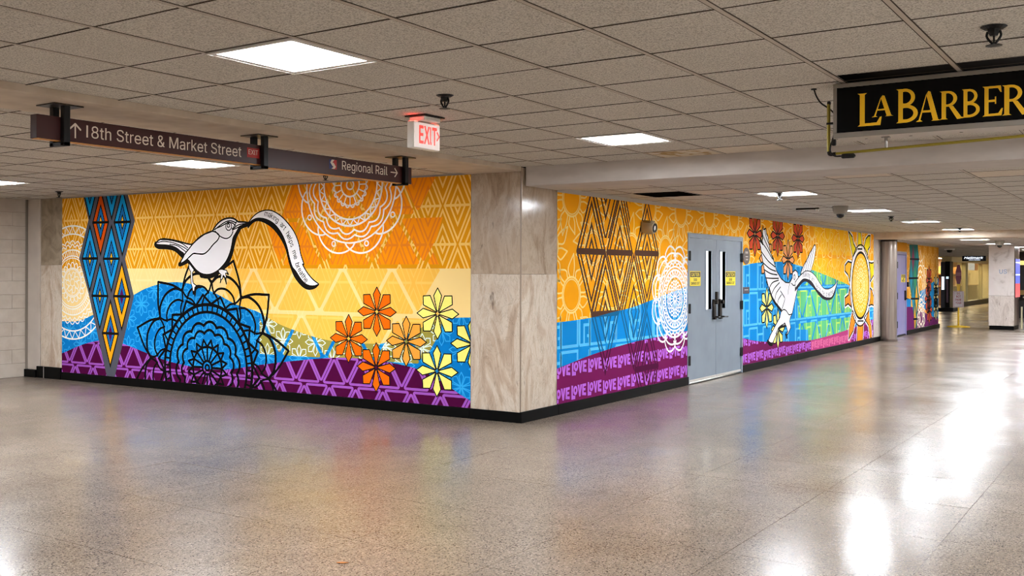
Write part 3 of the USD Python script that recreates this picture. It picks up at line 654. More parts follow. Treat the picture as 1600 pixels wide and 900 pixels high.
# flowers
for s, z, R, cc, lab in [(7.40, 1.78, .35, '#f3a665', 'peach flower behind the dove wing'), (6.848, 2.168, .355, '#d8502c', 'red flower nearest the door'), (7.953, 2.178, .355, '#d8502c', 'middle red flower'), (9.05, 2.162, .355, '#d8502c', 'red flower right of the wing'), (8.50, 1.775, .35, '#f6a768', 'peach flower above the dove head'), (7.421, .973, .34, '#f8ef86', 'yellow flower left of the dove tail'), (7.98, .60, .34, '#f8ef86', 'yellow flower under the dove tail')]:
    flower(mR, (s, z), R, cc, SR, 4, wallR, lab, w=.022)
# dove
D5 = lambda p: tr(onR, 1155, 335, 7.2, p)
D6 = lambda p: tr(onR, 1155, 440, 6, p)
D7 = lambda p: tr(onR, 1250, 345, 7.5, p)
D8 = lambda p: tr(onR, 1250, 440, 7.5, p)
wing = poly(np.vstack([D5([(262, 130), (272, 170), (298, 160), (305, 215), (322, 250), (332, 330), (348, 425), (385, 520), (420, 640), (470, 722), (520, 765), (560, 768), (595, 715), (600, 650), (630, 625), (655, 652), (662, 700), (692, 702), (690, 735), (660, 775), (655, 820)]),
                       D6([(548, 55), (525, 160), (508, 240), (495, 300), (478, 335), (470, 370), (482, 430), (458, 485), (445, 500), (432, 498), (452, 470), (440, 420), (422, 388), (432, 420), (400, 415), (370, 450), (345, 500), (308, 585), (268, 560), (290, 500), (330, 425), (380, 332), (392, 270), (370, 245), (330, 190), (300, 130), (280, 70), (252, 0)]),
                       D5([(322, 800), (292, 690), (270, 560), (252, 470), (240, 370), (222, 290), (258, 330)])]))
dove = paint(mR, 'dove', wing, '#f1eef2', SR, 7, wallR, 'white flying dove with black outline')
wing2 = blob(D7([(5, 625), (40, 525), (75, 460), (110, 382), (138, 335), (168, 282), (182, 310), (176, 380), (160, 470), (140, 540), (120, 595), (60, 600)]), 3)
w2 = paint(dove, 'far_wing', wing2, '#f1eef2', SR, 6, wallR)
ol = [st(list(wing.exterior.coords), .022), st(list(wing2.exterior.coords), .02)]
for a in ([(330, 330), (300, 250), (285, 160)], [(345, 420), (290, 300), (250, 200)], [(370, 500), (300, 380), (232, 290)], [(400, 590), (320, 520), (248, 420)], [(410, 640), (340, 610), (262, 540)], [(425, 680), (350, 665), (275, 620)], [(440, 720), (370, 720), (295, 715)], [(440, 740), (370, 770), (325, 850)]): ol.append(stc(D5(a), .02))
for a in ([(385, 88), (405, 120), (425, 160), (412, 215), (396, 265)], [(300, 120), (330, 60), (375, 10)], [(330, 180), (345, 110), (385, 50)], [(355, 225), (365, 170), (395, 120)], [(392, 280), (415, 262), (440, 275), (465, 310), (495, 302)], [(430, 390), (375, 425), (340, 490)]): ol.append(stc(D6(a), .018))
for a in ([(30, 590), (75, 470)], [(60, 590), (105, 400)], [(85, 585), (135, 350)], [(110, 590), (160, 320)]): ol.append(stc(D7(a), .014))
ol += [stc(D5([(612, 690), (622, 680), (628, 710), (618, 735), (612, 715), (612, 690)]), .016), stc(D5([(585, 775), (610, 800), (635, 790), (655, 805)]), .018), stc(D5([(600, 640), (590, 720), (560, 800), (545, 899)]), .012)]
paint(dove, 'outline', U(ol), BLK, SR, 8, wallR)
paint(dove, 'shadow_edge', U(stc(D6([(280, 70), (300, 135), (332, 195), (375, 250), (392, 272)]), .05), stc(D6([(265, 560), (285, 585), (308, 588)]), .06), stc(D6([(365, 440), (400, 422), (425, 418)]), .04), stc(D6([(440, 500), (445, 525)]), .05), stc(D5([(240, 280), (262, 330)]), .05), stc(D5([(245, 180), (255, 230), (262, 270)]), .04)), BLK, SR, 9, wallR)
# ribbon of the dove
up = D7([(-60, 720), (-20, 665), (40, 602), (82, 586), (130, 602), (180, 650), (225, 722), (270, 785), (320, 800), (370, 780), (410, 742), (434, 700)])
lo = np.vstack([D8([(434, 0), (405, 100), (372, 178), (328, 190), (280, 178), (240, 140), (190, 90)]), D7([(135, 718), (90, 690), (40, 683), (0, 715), (-45, 775), (-58, 790)])])
lo2 = np.vstack([D8([(436, 2), (405, 140), (370, 203), (322, 218), (270, 205), (220, 160), (165, 85)]), D7([(120, 752), (85, 720), (45, 714), (0, 755), (-62, 830)])])
rib = poly(np.vstack([crv(up), crv(lo)])); thick = poly(np.vstack([crv(up), crv(lo2)])).difference(rib)
r2 = paint(mR, 'ribbon', rib, '#f1eef2', SR, 9, wallR, 'white lettered ribbon from the dove beak')
paint(r2, 'ribbon_edge', thick, '#2c2430', SR, 8, wallR); paint(r2, 'outline', st(list(rib.exterior.coords), .016), BLK, SR, 10, wallR)
mid = np.vstack([D7([(20, 645), (60, 632), (110, 650), (155, 700), (195, 770)]), D8([(235, 105), (280, 142), (325, 155), (365, 140), (392, 105)])])
paint(r2, 'lettering', along('making art helps me breathe', mid, .1, .02), '#3b3240', SR, 11, wallR)
# sunburst at the end of the wall
E1 = lambda p: tr(onR, 1320, 350, 8.18, p)
E2 = lambda p: tr(onR, 1320, 430, 8.18, p)
c = (13.34, 1.286)
rays = [('#f2d70c', E1([(45, 92), (95, 165), (110, 250), (150, 330), (100, 420), (75, 280), (62, 200)])), ('#f2d70c', E1([(168, 95), (205, 110), (212, 200), (220, 320), (160, 320), (165, 200)])), ('#f2d70c', E1([(300, 150), (268, 190), (240, 300), (288, 450), (295, 330), (318, 290), (325, 150)])),
        ('#f9b41a', E1([(2, 530), (40, 480), (85, 495), (75, 600), (62, 740), (40, 650), (0, 600)])), ('#f9cb1a', E1([(305, 490), (340, 500), (375, 490), (376, 640), (322, 735), (315, 600)])),
        ('#f58f17', E2([(62, 160), (45, 250), (0, 290), (2, 395), (40, 365), (85, 410), (78, 250)])), ('#f58f17', E2([(322, 165), (345, 190), (372, 300), (374, 390), (340, 375), (300, 390), (312, 260)])),
        ('#f68c1c', E2([(100, 450), (140, 560), (118, 640), (105, 710), (50, 815), (52, 700), (75, 560)])), ('#f68c1c', E2([(165, 585), (235, 585), (232, 720), (225, 850), (155, 855), (158, 720)])), ('#f68c1c', E2([(308, 450), (245, 545), (300, 640), (322, 810), (345, 800), (335, 650), (312, 560)]))]
sb = paint(mR, 'sunburst', Point(c).buffer(.70, quad_segs=16), '#fab325', SR, 5, wallR, 'sunburst with lace centre at the far end of the mural')
for cc in ('#f2d70c', '#f9b41a', '#f9cb1a', '#f58f17', '#f68c1c'):
    paint(sb, 'sun_ray', U([poly(p) for q, p in rays if q == cc]), cc, SR, 5, wallR)
allr = U([poly(p) for _, p in rays])
paint(sb, 'white_edge', U(allr.buffer(.05).difference(allr), ring(c, .79, .11)), '#f2edf0', SR, 6, wallR)
paint(sb, 'black_edge', U(allr.exterior.buffer(.018) if allr.geom_type == 'Polygon' else [g_.exterior.buffer(.016) for g_ in allr.geoms], ring(c, .705, .05), ring(c, .87, .03)), BLK, SR, 7, wallR.difference(Point(c).buffer(.67)))
paint(sb, 'lace', U(scallop(c, .08, .06, 10, .02), scallop(c, .2, .06, 16, .02), scallop(c, .32, .06, 22, .02), ring(c, .29, .02), zig(c, .43, .5, 24, .018), scallop(c, .52, .06, 28, .018), ring(c, .19, .014)), '#fbe3a4', SR, 7, wallR)

# ---------------------------------------------------------------- far mural, past the steel column
mF = thing('mural', 'smaller printed mural beyond the lilac-lit door at the far end of the wall', 'mural', (0.0, 20, .1))
wallF = U(sbox(17.77, .112, 21.88, 2.29), sbox(16.5, 2.09, 17.8, 2.31))
F1 = lambda p: tr(onR, 1400, 375, 11.26, p)
F2 = lambda p: tr(onR, 1400, 445, 11.26, p)
skF = U(wallF)
blF = U(poly(F2([(160, 240), (260, 250), (260, 390), (160, 395)])), poly(np.vstack([F1([(420, 899), (560, 840), (620, 760), (720, 690), (790, 640)]), F2([(790, 640), (640, 560), (500, 420), (420, 380)])])))
puF = U(poly(F2([(160, 392), (260, 385), (400, 420), (560, 520), (640, 570), (700, 560), (790, 640), (790, 760), (160, 860)])))
q = [paint(mF, 'sky', skF.difference(blF).difference(puF), '#d88f1c', SR, 0, wallF), paint(mF, 'hill', blF.difference(puF), '#1480bd', SR, 0, wallF, 'blue hill'), paint(mF, 'hill', puF, '#6b1f5e', SR, 0, wallF, 'purple hill')]
paint_each(q[0], 'sun_line', ([shift(base_s, 17.9 + .7 * i + .35 * (j % 2), 1.0 + .4 * j) for i in range(7) for j in range(4)]), '#eab35a', SR, 1, wallF.difference(blF).difference(puF))
bF = poly(np.vstack([F1([(232, 80), (250, 330), (225, 670)]), F2([(240, 0), (275, 240), (320, 600), (320, 760), (365, 760), (365, 600), (405, 240), (380, 0)]), F1([(375, 670), (405, 340), (380, 85)])]))
cF = paint(mF, 'diamond_column', bF, '#2f6f68', SR, 2, wallF, 'dark green band of striped diamonds')
cols = [(300, 330, F1, '#7d3650'), (365, 330, F1, '#2c7f7f'), (265, 675, F1, '#2c86a0'), (335, 675, F1, '#3d8a5c'), (300, 245, F2, '#2c86a0'), (360, 245, F2, '#e09a20'), (330, 600, F2, '#c79a2b')]
for x, y, f, cc in cols:
    p = f([(x, y)])[0]
    paint(cF, 'diamond', poly([(p[0] - .16, p[1]), (p[0], p[1] + .36), (p[0] + .16, p[1]), (p[0], p[1] - .36)]), cc, SR, 3, wallF.intersection(bF))
paint(cF, 'crossbar', U([st(F1([(245, 335), (405, 340)]), .05), st(F1([(225, 675), (385, 670)]), .05), st(F2([(262, 245), (400, 245)]), .05), st(F2([(305, 605), (375, 600)]), .05)]), '#15121a', SR, 4, wallF)
c = onR(1438, 447)
paint(mF, 'mandala', U(ring(c, .25, .04), scallop(c, .36, .06, 14, .04), ring(c, .55, .04), scallop(c, .62, .08, 12, .04), [st([pol(c, .72, math.radians(30 * k) - .2), pol(c, .95, math.radians(30 * k)), pol(c, .72, math.radians(30 * k) + .2)], .03) for k in range(12)]), '#f0dfc0', SR, 2, wallF.difference(bF), 'cream lace mandala')
c = onR(1439, 495)
paint(mF, 'mandala', U(ring(c, .2, .05), ring(c, .34, .05), scallop(c, .42, .08, 12, .05), spokes(c, .2, .34, 12, .04)), '#ead9c8', SR, 3, wallF.difference(bF), 'low cream lace rosette')
for x, y, cc, f, lab in [(580, 80, '#c04a30', F1, 'rust flower at the hill crest'), (560, 240, '#c04a30', F2, 'large rust flower'), (585, 440, '#c04a30', F2, 'low rust flower'), (700, 30, '#d8cc8e', F2, 'upper straw coloured flower'), (700, 215, '#d8cc8e', F2, 'middle straw coloured flower'), (700, 420, '#d8cc8e', F2, 'low straw coloured flower')]:
    p = F1([(580, 710)])[0] if f is F1 else f([(x, y)])[0]
    flower(mF, p, .42 if cc[1] == 'c' else .36, cc, SR, 4, wallF, lab, w=.03)

# ================================================================ doors
M_door = mottled('door_paint', '#7c8894', '#86929e', 2.5, rough=.38, spec=.45)
M_lilac_light = mottled('door_lilac_light', '#8682b4', '#938cb6', 2.0, rough=.3, spec=.5)  # bluish-purple reflections on the door are painted into this colour
M_brush = mat('sweep_strip', '#c9c3bb', .5)
M_glass = usdkit.material(stage, '/World/Looks/lite_glass', {"t": ("transparent_bsdf", {"color": (.93, .96, .95)}), "g": ("glossy_bsdf", {"roughness": .03}), "f": ("layer_weight", {"blend": .5}), "q": ("math", {"math_type": "power", "value2": 5.0}), "a": ("math", {"math_type": "multiply_add", "value2": .9, "value3": .04}), "m": ("mix_closure", {})}, [("f.facing", "q.value1"), ("q.value", "a.value1"), ("a.value", "m.fac"), ("t.BSDF", "m.closure1"), ("g.BSDF", "m.closure2")], surface="m.closure")
M_bronze = mat('dark_bronze', '#231c18', .35, .5, .6)
d1 = thing('door', kind='structure', loc=(0, 5.25, 0))
part(d1, 'frame', join(rbox(4.20, 4.252, 0, 2.09, -.10, .012, .003), rbox(6.248, 6.30, 0, 2.09, -.10, .012, .003), rbox(4.252, 6.248, 2.03, 2.09, -.10, .012, .003)), M_door)
part(d1, 'threshold', rbox(4.25, 6.25, 0, .012, -.12, .02), M_black)
for (a, b, ga, gb, hy) in ((4.256, 5.243, 4.86, 5.06, 4.256), (5.249, 6.244, 5.40, 5.60, 6.244)):
    z0, z1 = 1.02, 1.86
    lf = part(d1, 'door_leaf', join(rbox(a, b, .055, z0, -.05, -.004), rbox(a, b, z1, 2.026, -.05, -.004), rbox(a, ga, z0, z1, -.05, -.004), rbox(gb, b, z0, z1, -.05, -.004)), M_door)
    part(lf, 'vision_trim', join(rbox(ga - .022, gb + .022, z1, z1 + .022, -.052, .001), rbox(ga - .022, gb + .022, z0 - .022, z0, -.052, .001), rbox(ga - .022, ga, z0, z1, -.052, .001), rbox(gb, gb + .022, z0, z1, -.052, .001)), M_door)
    part(lf, 'vision_glass', rbox(ga, gb, z0, z1, -.030, -.025), M_glass)
    part(lf, 'sweep', rbox(a, b, .028, .058, -.03, .002), M_brush, label='pale door sweep')
    for hz in (.33, 1.05, 1.78):
        y0, y1_ = (hy - .05, hy + .03) if hy < 5 else (hy - .03, hy + .05)
        part(lf, 'hinge', join(rbox(y0, y1_, hz - .065, hz + .065, .002, .018, .003), frame(trimesh.creation.cylinder(.011, .135, sections=12), (.016, (y0 + y1_) / 2, hz), (1, 0, 0), (0, 1, 0), (0, 0, 1))), M_black, label='black hinge')
def pull(lf_y, flip):
    m = join(rbox(lf_y - .042, lf_y + .042, .90, 1.16, -.004, .03, .006), rbox(lf_y - .03, lf_y + .03, .87, .90, -.004, .045, .004), frame(trimesh.creation.cylinder(.028, .05, sections=18), (.045, lf_y, 1.12), (0, 0, 1), (0, 1, 0), (1, 0, 0)))
    h = join(tube([(.03, lf_y, .905), (.075, lf_y, .905), (.075, lf_y + flip * .15, .90)], .011, 8))
    return m, h
for y, f in ((5.135, .55), (5.36, 1)):
    m, h = pull(y, f); q_ = part(d1, 'pull_handle', m, M_bronze, label='dark bronze escutcheon'); part(q_, 'lever', h, M_bronze)
part(d1, 'latch_guard', rbox(5.205, 5.275, 1.10, 1.27, -.004, .022, .004), M_bronze)
# lobby behind the doors, its unseen lamp added to brighten the panes
top('wall_lobby', join(bx((-2.2, 3.6, 0), (-2.1, 6.9, 2.5)), bx((-2.2, 3.5, 0), (-.3, 3.6, 2.5)), bx((-2.2, 6.9, 0), (-.3, 7.0, 2.5)), bx((-2.2, 3.5, 2.5), (-.3, 7, 2.6)), bx((-2.2, 3.5, -.05), (-.3, 7, 0))), mat('lobby_white', '#e9e6e0', .7), kind='structure')
lob = thing('wall_light', 'unseen white lamp added inside the lobby behind the grey double doors', 'added lamp', (-1.3, 4.9, 2.45))
part(lob, 'shade', bx((-1.6, 4.2, 2.44), (-1.0, 6.2, 2.495), .01), M_white); part(lob, 'diffuser', bx((-1.58, 4.25, 2.432), (-1.02, 6.15, 2.44)), M_lamp)

M_yel = mat('sign_yellow', '#f2d80a', .45); M_ink = mat('sign_ink', '#17140f', .5)
def rtext(t, y0, z0, h, off, w=None, bold=True):
    g = glyph(t, bold); x0, _, x1, _ = g.bounds; sx = (w / (x1 - x0)) if w else h
    g = affinity.scale(shift(g, -x0, 0), sx, h, origin=(0, 0)); m = ext(g, .0006)
    return frame(m, (off, y0, z0), (0, 1, 0), (0, 0, 1), (1, 0, 0))
def caution(y0, y1_, z0, z1, label):
    t = thing('warning_sign', label, 'warning sign', (0, (y0 + y1_) / 2, z0)); w, h = y1_ - y0, z1 - z0
    part(t, 'plate', rbox(y0, y1_, z0, z1, -.003, .002, .0005), M_yel)
    part(t, 'header', rbox(y0 + .03 * w, y1_ - .03 * w, z1 - .40 * h, z1 - .06 * h, .002, .0026), M_ink)
    part(t, 'lettering', rtext('CAUTION', y0 + .12 * w, z1 - .34 * h, .22 * h, .0027, .76 * w), M_yel, label='yellow word CAUTION')
    part(t, 'lettering', rtext('DOOR', y0 + .34 * w, z0 + .33 * h, .17 * h, .0022, .32 * w), M_ink, label='black word DOOR'); part(t, 'lettering', rtext('SWINGS OUT', y0 + .1 * w, z0 + .09 * h, .17 * h, .0022, .8 * w), M_ink, label='black words SWINGS OUT')
caution(4.285, 4.655, 1.362, 1.568, 'yellow caution sign on the left leaf of the grey doors')
caution(5.60, 6.0, 1.358, 1.568, 'yellow caution sign on the right leaf of the grey doors')

pl = thing('room_plaque', 'brown oval plaque on the wall right of the grey doors', 'sign', (0, 6.46, 1.8))
part(pl, 'plate', frame(ext(affinity.scale(Point(0, 0).buffer(1, quad_segs=12), .145, .13), .006), (.004, 6.46, 1.81), (0, 1, 0), (0, 0, 1), (1, 0, 0)), mat('plaque_brown', '#5d514a', .5))
for k, (zz, hh_) in enumerate(((1.865, .035), (1.80, .018), (1.755, .02))):
    part(pl, 'raised_mark', rbox(6.40 + .01 * k, 6.52, zz - hh_ / 2, zz + hh_ / 2, .010, .0115), mat('plaque_pale', '#b5aaa2', .5))
sp = thing('room_plaque', 'small dark rectangular plate on the blue below the oval plaque', 'sign', (0, 6.44, 1.22))
part(sp, 'plate', rbox(6.31, 6.59, 1.222, 1.325, .002, .01, .002), mat('plate_dark', '#3f3947', .5)); part(sp, 'raised_mark', rbox(6.37, 6.53, 1.275, 1.29, .01, .0112), mat('plaque_pale', '#b5aaa2', .5))

# beige wall-mounted spotlight or camera above the diamonds
ax = np.array([.98, .02, -.1]); ax /= np.linalg.norm(ax); ay = np.cross([0, 0, 1], ax); ay /= np.linalg.norm(ay); az = np.cross(ax, ay)
wc = thing('wall_camera', 'beige barrel camera on the wall above the brown diamonds', 'security camera', (0, 2.9, 2.12))
M_beige = mat('beige_plastic', '#a89a7e', .45)
o = np.array([.045, 2.80, 2.115])
part(wc, 'mount', bx((.0, 2.74, 2.05), (.045, 2.87, 2.19), .012), M_beige)
part(wc, 'body', frame(lathe([(0, -.02), (.075, -.02), (.086, .03), (.082, .09), (.068, .12), (.06, .122), (0, .122)], 28), o, ay, az, ax), M_beige, smooth=40)
part(wc, 'lens_ring', frame(lathe([(.03, .120), (.058, .120), (.058, .132), (.03, .128)], 28), o, ay, az, ax), M_black, smooth=40)
part(wc, 'lens', frame(lathe([(0, .128), (.03, .125), (.0301, .120)], 20), o, ay, az, ax), M_white)
part(wc, 'hood', frame(bx((-.07, .06, -.02), (.07, .088, .09), .008), o, ay, az, ax), mat('hood_brown', '#7a6238', .5))

# ---------------------------------------------------------------- marble strip and steel column at the far end of the big mural
ms = thing('marble_strip', 'pale marble strip between the sunburst mural and the steel column', 'wall panel', (0, 14.82, 0))
part(ms, 'marble_panel', rbox(14.452, 15.2, .112, .546, -.003, -.0005, .001), M_marb3); part(ms, 'marble_panel', rbox(14.452, 15.2, .55, 2.31, -.003, -.0005, .001), M_marb3)
sc = thing('steel_column', 'round brushed steel column standing in front of the wall', 'column', (.178, 15.13, 0))
M_steel = mat('brushed_steel', '#9b8f86', .32, .5, .75, nodes={"g": ("geometry", {}), "m": ("mapping", {"scale": (9, 9, .25)}), "n": ("noise_texture", {"scale": 3, "detail": 3}), "r": ("rgb_ramp", {"ramp": [(.3, lin('#7d726a')), (.7, lin('#a89c93'))]})}, links=[("g.position", "m.vector"), ("m.vector", "n.vector"), ("n.fac", "r.fac"), ("r.color", "p.base_color")])
part(sc, 'shaft', lathe([(0, 0), (.172, 0), (.172, 2.27), (0, 2.27)], 40, (.178, 15.13, 0)), M_steel, smooth=40)
part(sc, 'collar', lathe([(0, 2.27), (.178, 2.27), (.178, 2.312), (0, 2.312)], 40, (.178, 15.13, 0)), M_bronze, smooth=40)
part(sc, 'base_ring', lathe([(.172, 0), (.185, 0), (.185, .05), (.172, .06)], 40, (.178, 15.13, 0)), mat('steel_dark', '#6e635c', .35, .5, .6), smooth=40)

# far door, its lilac tint is reflected light put into the colour
d2 = thing('door', kind='structure', loc=(0, 17.2, 0))
part(d2, 'frame', join(rbox(16.66, 16.72, 0, 2.07, -.08, .012, .003), rbox(17.70, 17.76, 0, 2.07, -.08, .012, .003), rbox(16.72, 17.70, 2.01, 2.07, -.08, .012, .003)), M_lilac_light)
lf = part(d2, 'door_leaf', rbox(16.725, 17.695, .04, 2.005, -.05, -.004, .002), M_lilac_light)
for hz in (.3, 1.0, 1.75): part(lf, 'hinge', rbox(16.70, 16.76, hz - .08, hz + .08, .0, .02, .003), M_black, label='black hinge')
part(lf, 'pull_handle', join(rbox(17.56, 17.66, .88, 1.12, -.004, .03, .005), tube([(.02, 17.6, .92), (.08, 17.6, .92), (.08, 17.42, .92)], .012, 8)), M_bronze, label='dark bronze handle')
part(d2, 'threshold', rbox(16.72, 17.7, 0, .03, -.1, .004), M_black)
caution(17.2, 17.62, 1.33, 1.52, 'yellow caution sign on the lilac-lit door')
bxo = thing('wall_switch', 'small dark box on the wall right of the lilac-lit door', 'switch', (0, 17.87, 1.27))
part(bxo, 'housing', rbox(17.80, 17.94, 1.21, 1.33, .002, .04, .006), M_black); part(bxo, 'button', rbox(17.85, 17.89, 1.25, 1.29, .04, .046, .002), mat('button_grey', '#6b6560', .5))

# ---------------------------------------------------------------- maroon hanging sign
M_maroon = mat('sign_maroon', '#3a1614', .38, .4); M_maroon2 = mat('sign_maroon_end', '#251010', .45, .3); M_cream = mat('sign_letter', '#d8c9b8', .5, .2)
hs = thing('hanging_sign', 'long maroon wayfinding sign hung under the soffit at the upper left', 'sign', (-.26, -3.29, 2.43))
XN = -.225
bz0, bz1 = 2.352, 2.500
bA = part(hs, 'sign_board', bx((XN - .07, -5.085, bz0 + .006), (XN, -3.285, bz1 + .004), .002), M_maroon, label='left board naming the street exit')
bB = part(hs, 'sign_board', bx((XN - .07, -3.27, bz0 - .008), (XN, -1.49, bz1 - .006), .002), M_maroon, label='right board naming the trains')
part(hs, 'bottom_trim', join(bx((XN - .06, -5.08, bz0 + .002), (XN - .004, -3.29, bz0 + .0055)), bx((XN - .06, -3.26, bz0 - .0125), (XN - .004, -1.5, bz0 - .0085))), mat('trim_amber', '#c98a3a', .5))
def stext(parent, t, y0, y1_, z0, h, m=None, bold=False, name='lettering'):
    g = glyph(t, bold); a, b0, c_, d_ = g.bounds; g = affinity.scale(shift(g, -a, 0), (y1_ - y0) / (c_ - a), h, origin=(0, 0))
    return part(parent, name, frame(ext(g, .001), (XN + .0003, y0, z0), (0, 1, 0), (0, 0, 1), (1, 0, 0)), m or M_cream, label='cream words ' + t)
stext(bA, '8th Street & Market Street', -4.716, -3.482, 2.397, .077)
part(bA, 'lettering', bx((XN, -4.752, 2.397), (XN + .0013, -4.741, 2.397 + .0775)), M_cream, label='cream figure 1')
arrow = U(sbox(-.005, -.045, .005, .045), st([(-.036, .012), (0, .046), (.036, .012)], .011))
part(bA, 'arrow', frame(ext(arrow, .001), (XN + .0003, -4.829, 2.428), (0, 1, 0), (0, 0, 1), (1, 0, 0)), M_cream, label='cream arrow pointing up')
part(bA, 'exit_patch', bx((XN, -3.427, 2.402), (XN + .0012, -3.307, 2.475)), mat('patch_red', '#a31a17', .5), label='small red patch')
g_ = glyph('EXIT', False); a, _, c_, _ = g_.bounds
part(bA, 'lettering', frame(ext(affinity.scale(shift(g_, -a, 0), .092 / (c_ - a), .036, origin=(0, 0)), .0006), (XN + .0014, -3.413, 2.425), (0, 1, 0), (0, 0, 1), (1, 0, 0)), M_cream, label='cream word EXIT')
stext(bB, 'Regional Rail', -2.402, -1.825, 2.398, .074)
part(bB, 'arrow', frame(ext(affinity.rotate(arrow, -90, origin=(0, 0)), .001), (XN + .0003, -1.737, 2.43), (0, 1, 0), (0, 0, 1), (1, 0, 0)), M_cream, label='cream arrow pointing right')
def logo(pts, m, off, lab):
    part(bB, 'emblem', frame(ext(Polygon(pts), .0008), (XN + off, -2.556, 2.392), (0, .09, 0), (0, 0, .078), (1, 0, 0)), m, label=lab)
logo([(0, 0), (.5, 0), (.5, 1), (0, 1)], mat('emblem_blue', '#151c55', .5), .0003, 'emblem blue half')
logo([(.5, 0), (1, 0), (1, 1), (.5, 1)], mat('emblem_red', '#b01a1e', .5), .0003, 'emblem red half')
logo([(.34, 1), (.68, 1), (.42, .68), (.60, .66), (.88, .27), (.70, .04), (.30, .04), (.58, .26), (.42, .34), (.14, .68)], M_cream, .0012, 'emblem white bent ribbon')
for yc in (-4.91, -3.275, -1.605):
    br_ = part(hs, 'bracket', join(bx((XN + .002, yc - .022, 2.325), (XN + .042, yc + .022, 2.578), .003), bx((XN - .115, yc - .022, 2.325), (XN - .075, yc + .022, 2.578), .003), bx((XN - .115, yc - .022, 2.325), (XN + .042, yc + .022, 2.349), .003)), M_black, label='black double-post bracket')
    part(br_, 'ceiling_plate', bx((XN - .135, yc - .1, 2.572), (XN + .065, yc + .1, 2.58), .002), mat('plate_bronze', '#3b3228', .4, .5, .5))

# ---------------------------------------------------------------- lit exit sign
M_exitw = mat('exit_white', '#eae4df', .4, emit=(1, .82, .78), strength=.05)
M_exitr = mat('exit_red', '#d8201a', .4, emit=(1, .07, .05), strength=.16)
es = thing('exit_sign', 'lit white exit sign with red letters hanging from the near ceiling', 'exit sign', (1.215, -3.115, 2.49))
part(es, 'canopy', join(bx((1.15, -3.20, 2.585), (1.29, -3.02, 2.617), .006)), M_white); part(es, 'ceiling_plate', bx((1.13, -3.22, 2.615), (1.31, -3.0, 2.6235)), M_black)
part(es, 'housing', bx((1.185, -3.262, 2.395), (1.243, -2.972, 2.577), .004), M_white)
part(es, 'face', bx((1.243, -3.257, 2.40), (1.247, -2.977, 2.572)), M_exitw, label='glowing white face')
def etext(t, y0, y1_, z0, h):
    g = glyph(t, True); a, b0, c_, d_ = g.bounds; g = affinity.scale(shift(g, -a, -b0), (y1_ - y0) / (c_ - a), h / (d_ - b0), origin=(0, 0))
    return frame(ext(g, .001), (1.2472, y0, z0), (0, 1, 0), (0, 0, 1), (1, 0, 0))
for t, a, b in (('E', -3.207, -3.160), ('X', -3.152, -3.092), ('I', -3.086, -3.070), ('T', -3.063, -3.010)): part(es, 'letter', etext(t, a, b, 2.428, .125), M_exitr, label='red letter ' + t)
part(es, 'chevron', frame(ext(st([(0, .03), (.025, 0), (0, -.03)], .011, 'flat'), .001), (1.2472, -3.009, 2.495), (0, 1, 0), (0, 0, 1), (1, 0, 0)), M_exitr, label='red chevron')
part(es, 'indicator_strip', join(bx((1.19, -3.25, 2.5775), (1.24, -3.215, 2.580)), bx((1.19, -3.01, 2.5775), (1.24, -2.98, 2.580))), mat('led_red', '#ff3020', .4, emit=(1, .06, .04), strength=2.0), label='red light leaking from the top seam')  # glowing strip added to throw the red glow on the ceiling

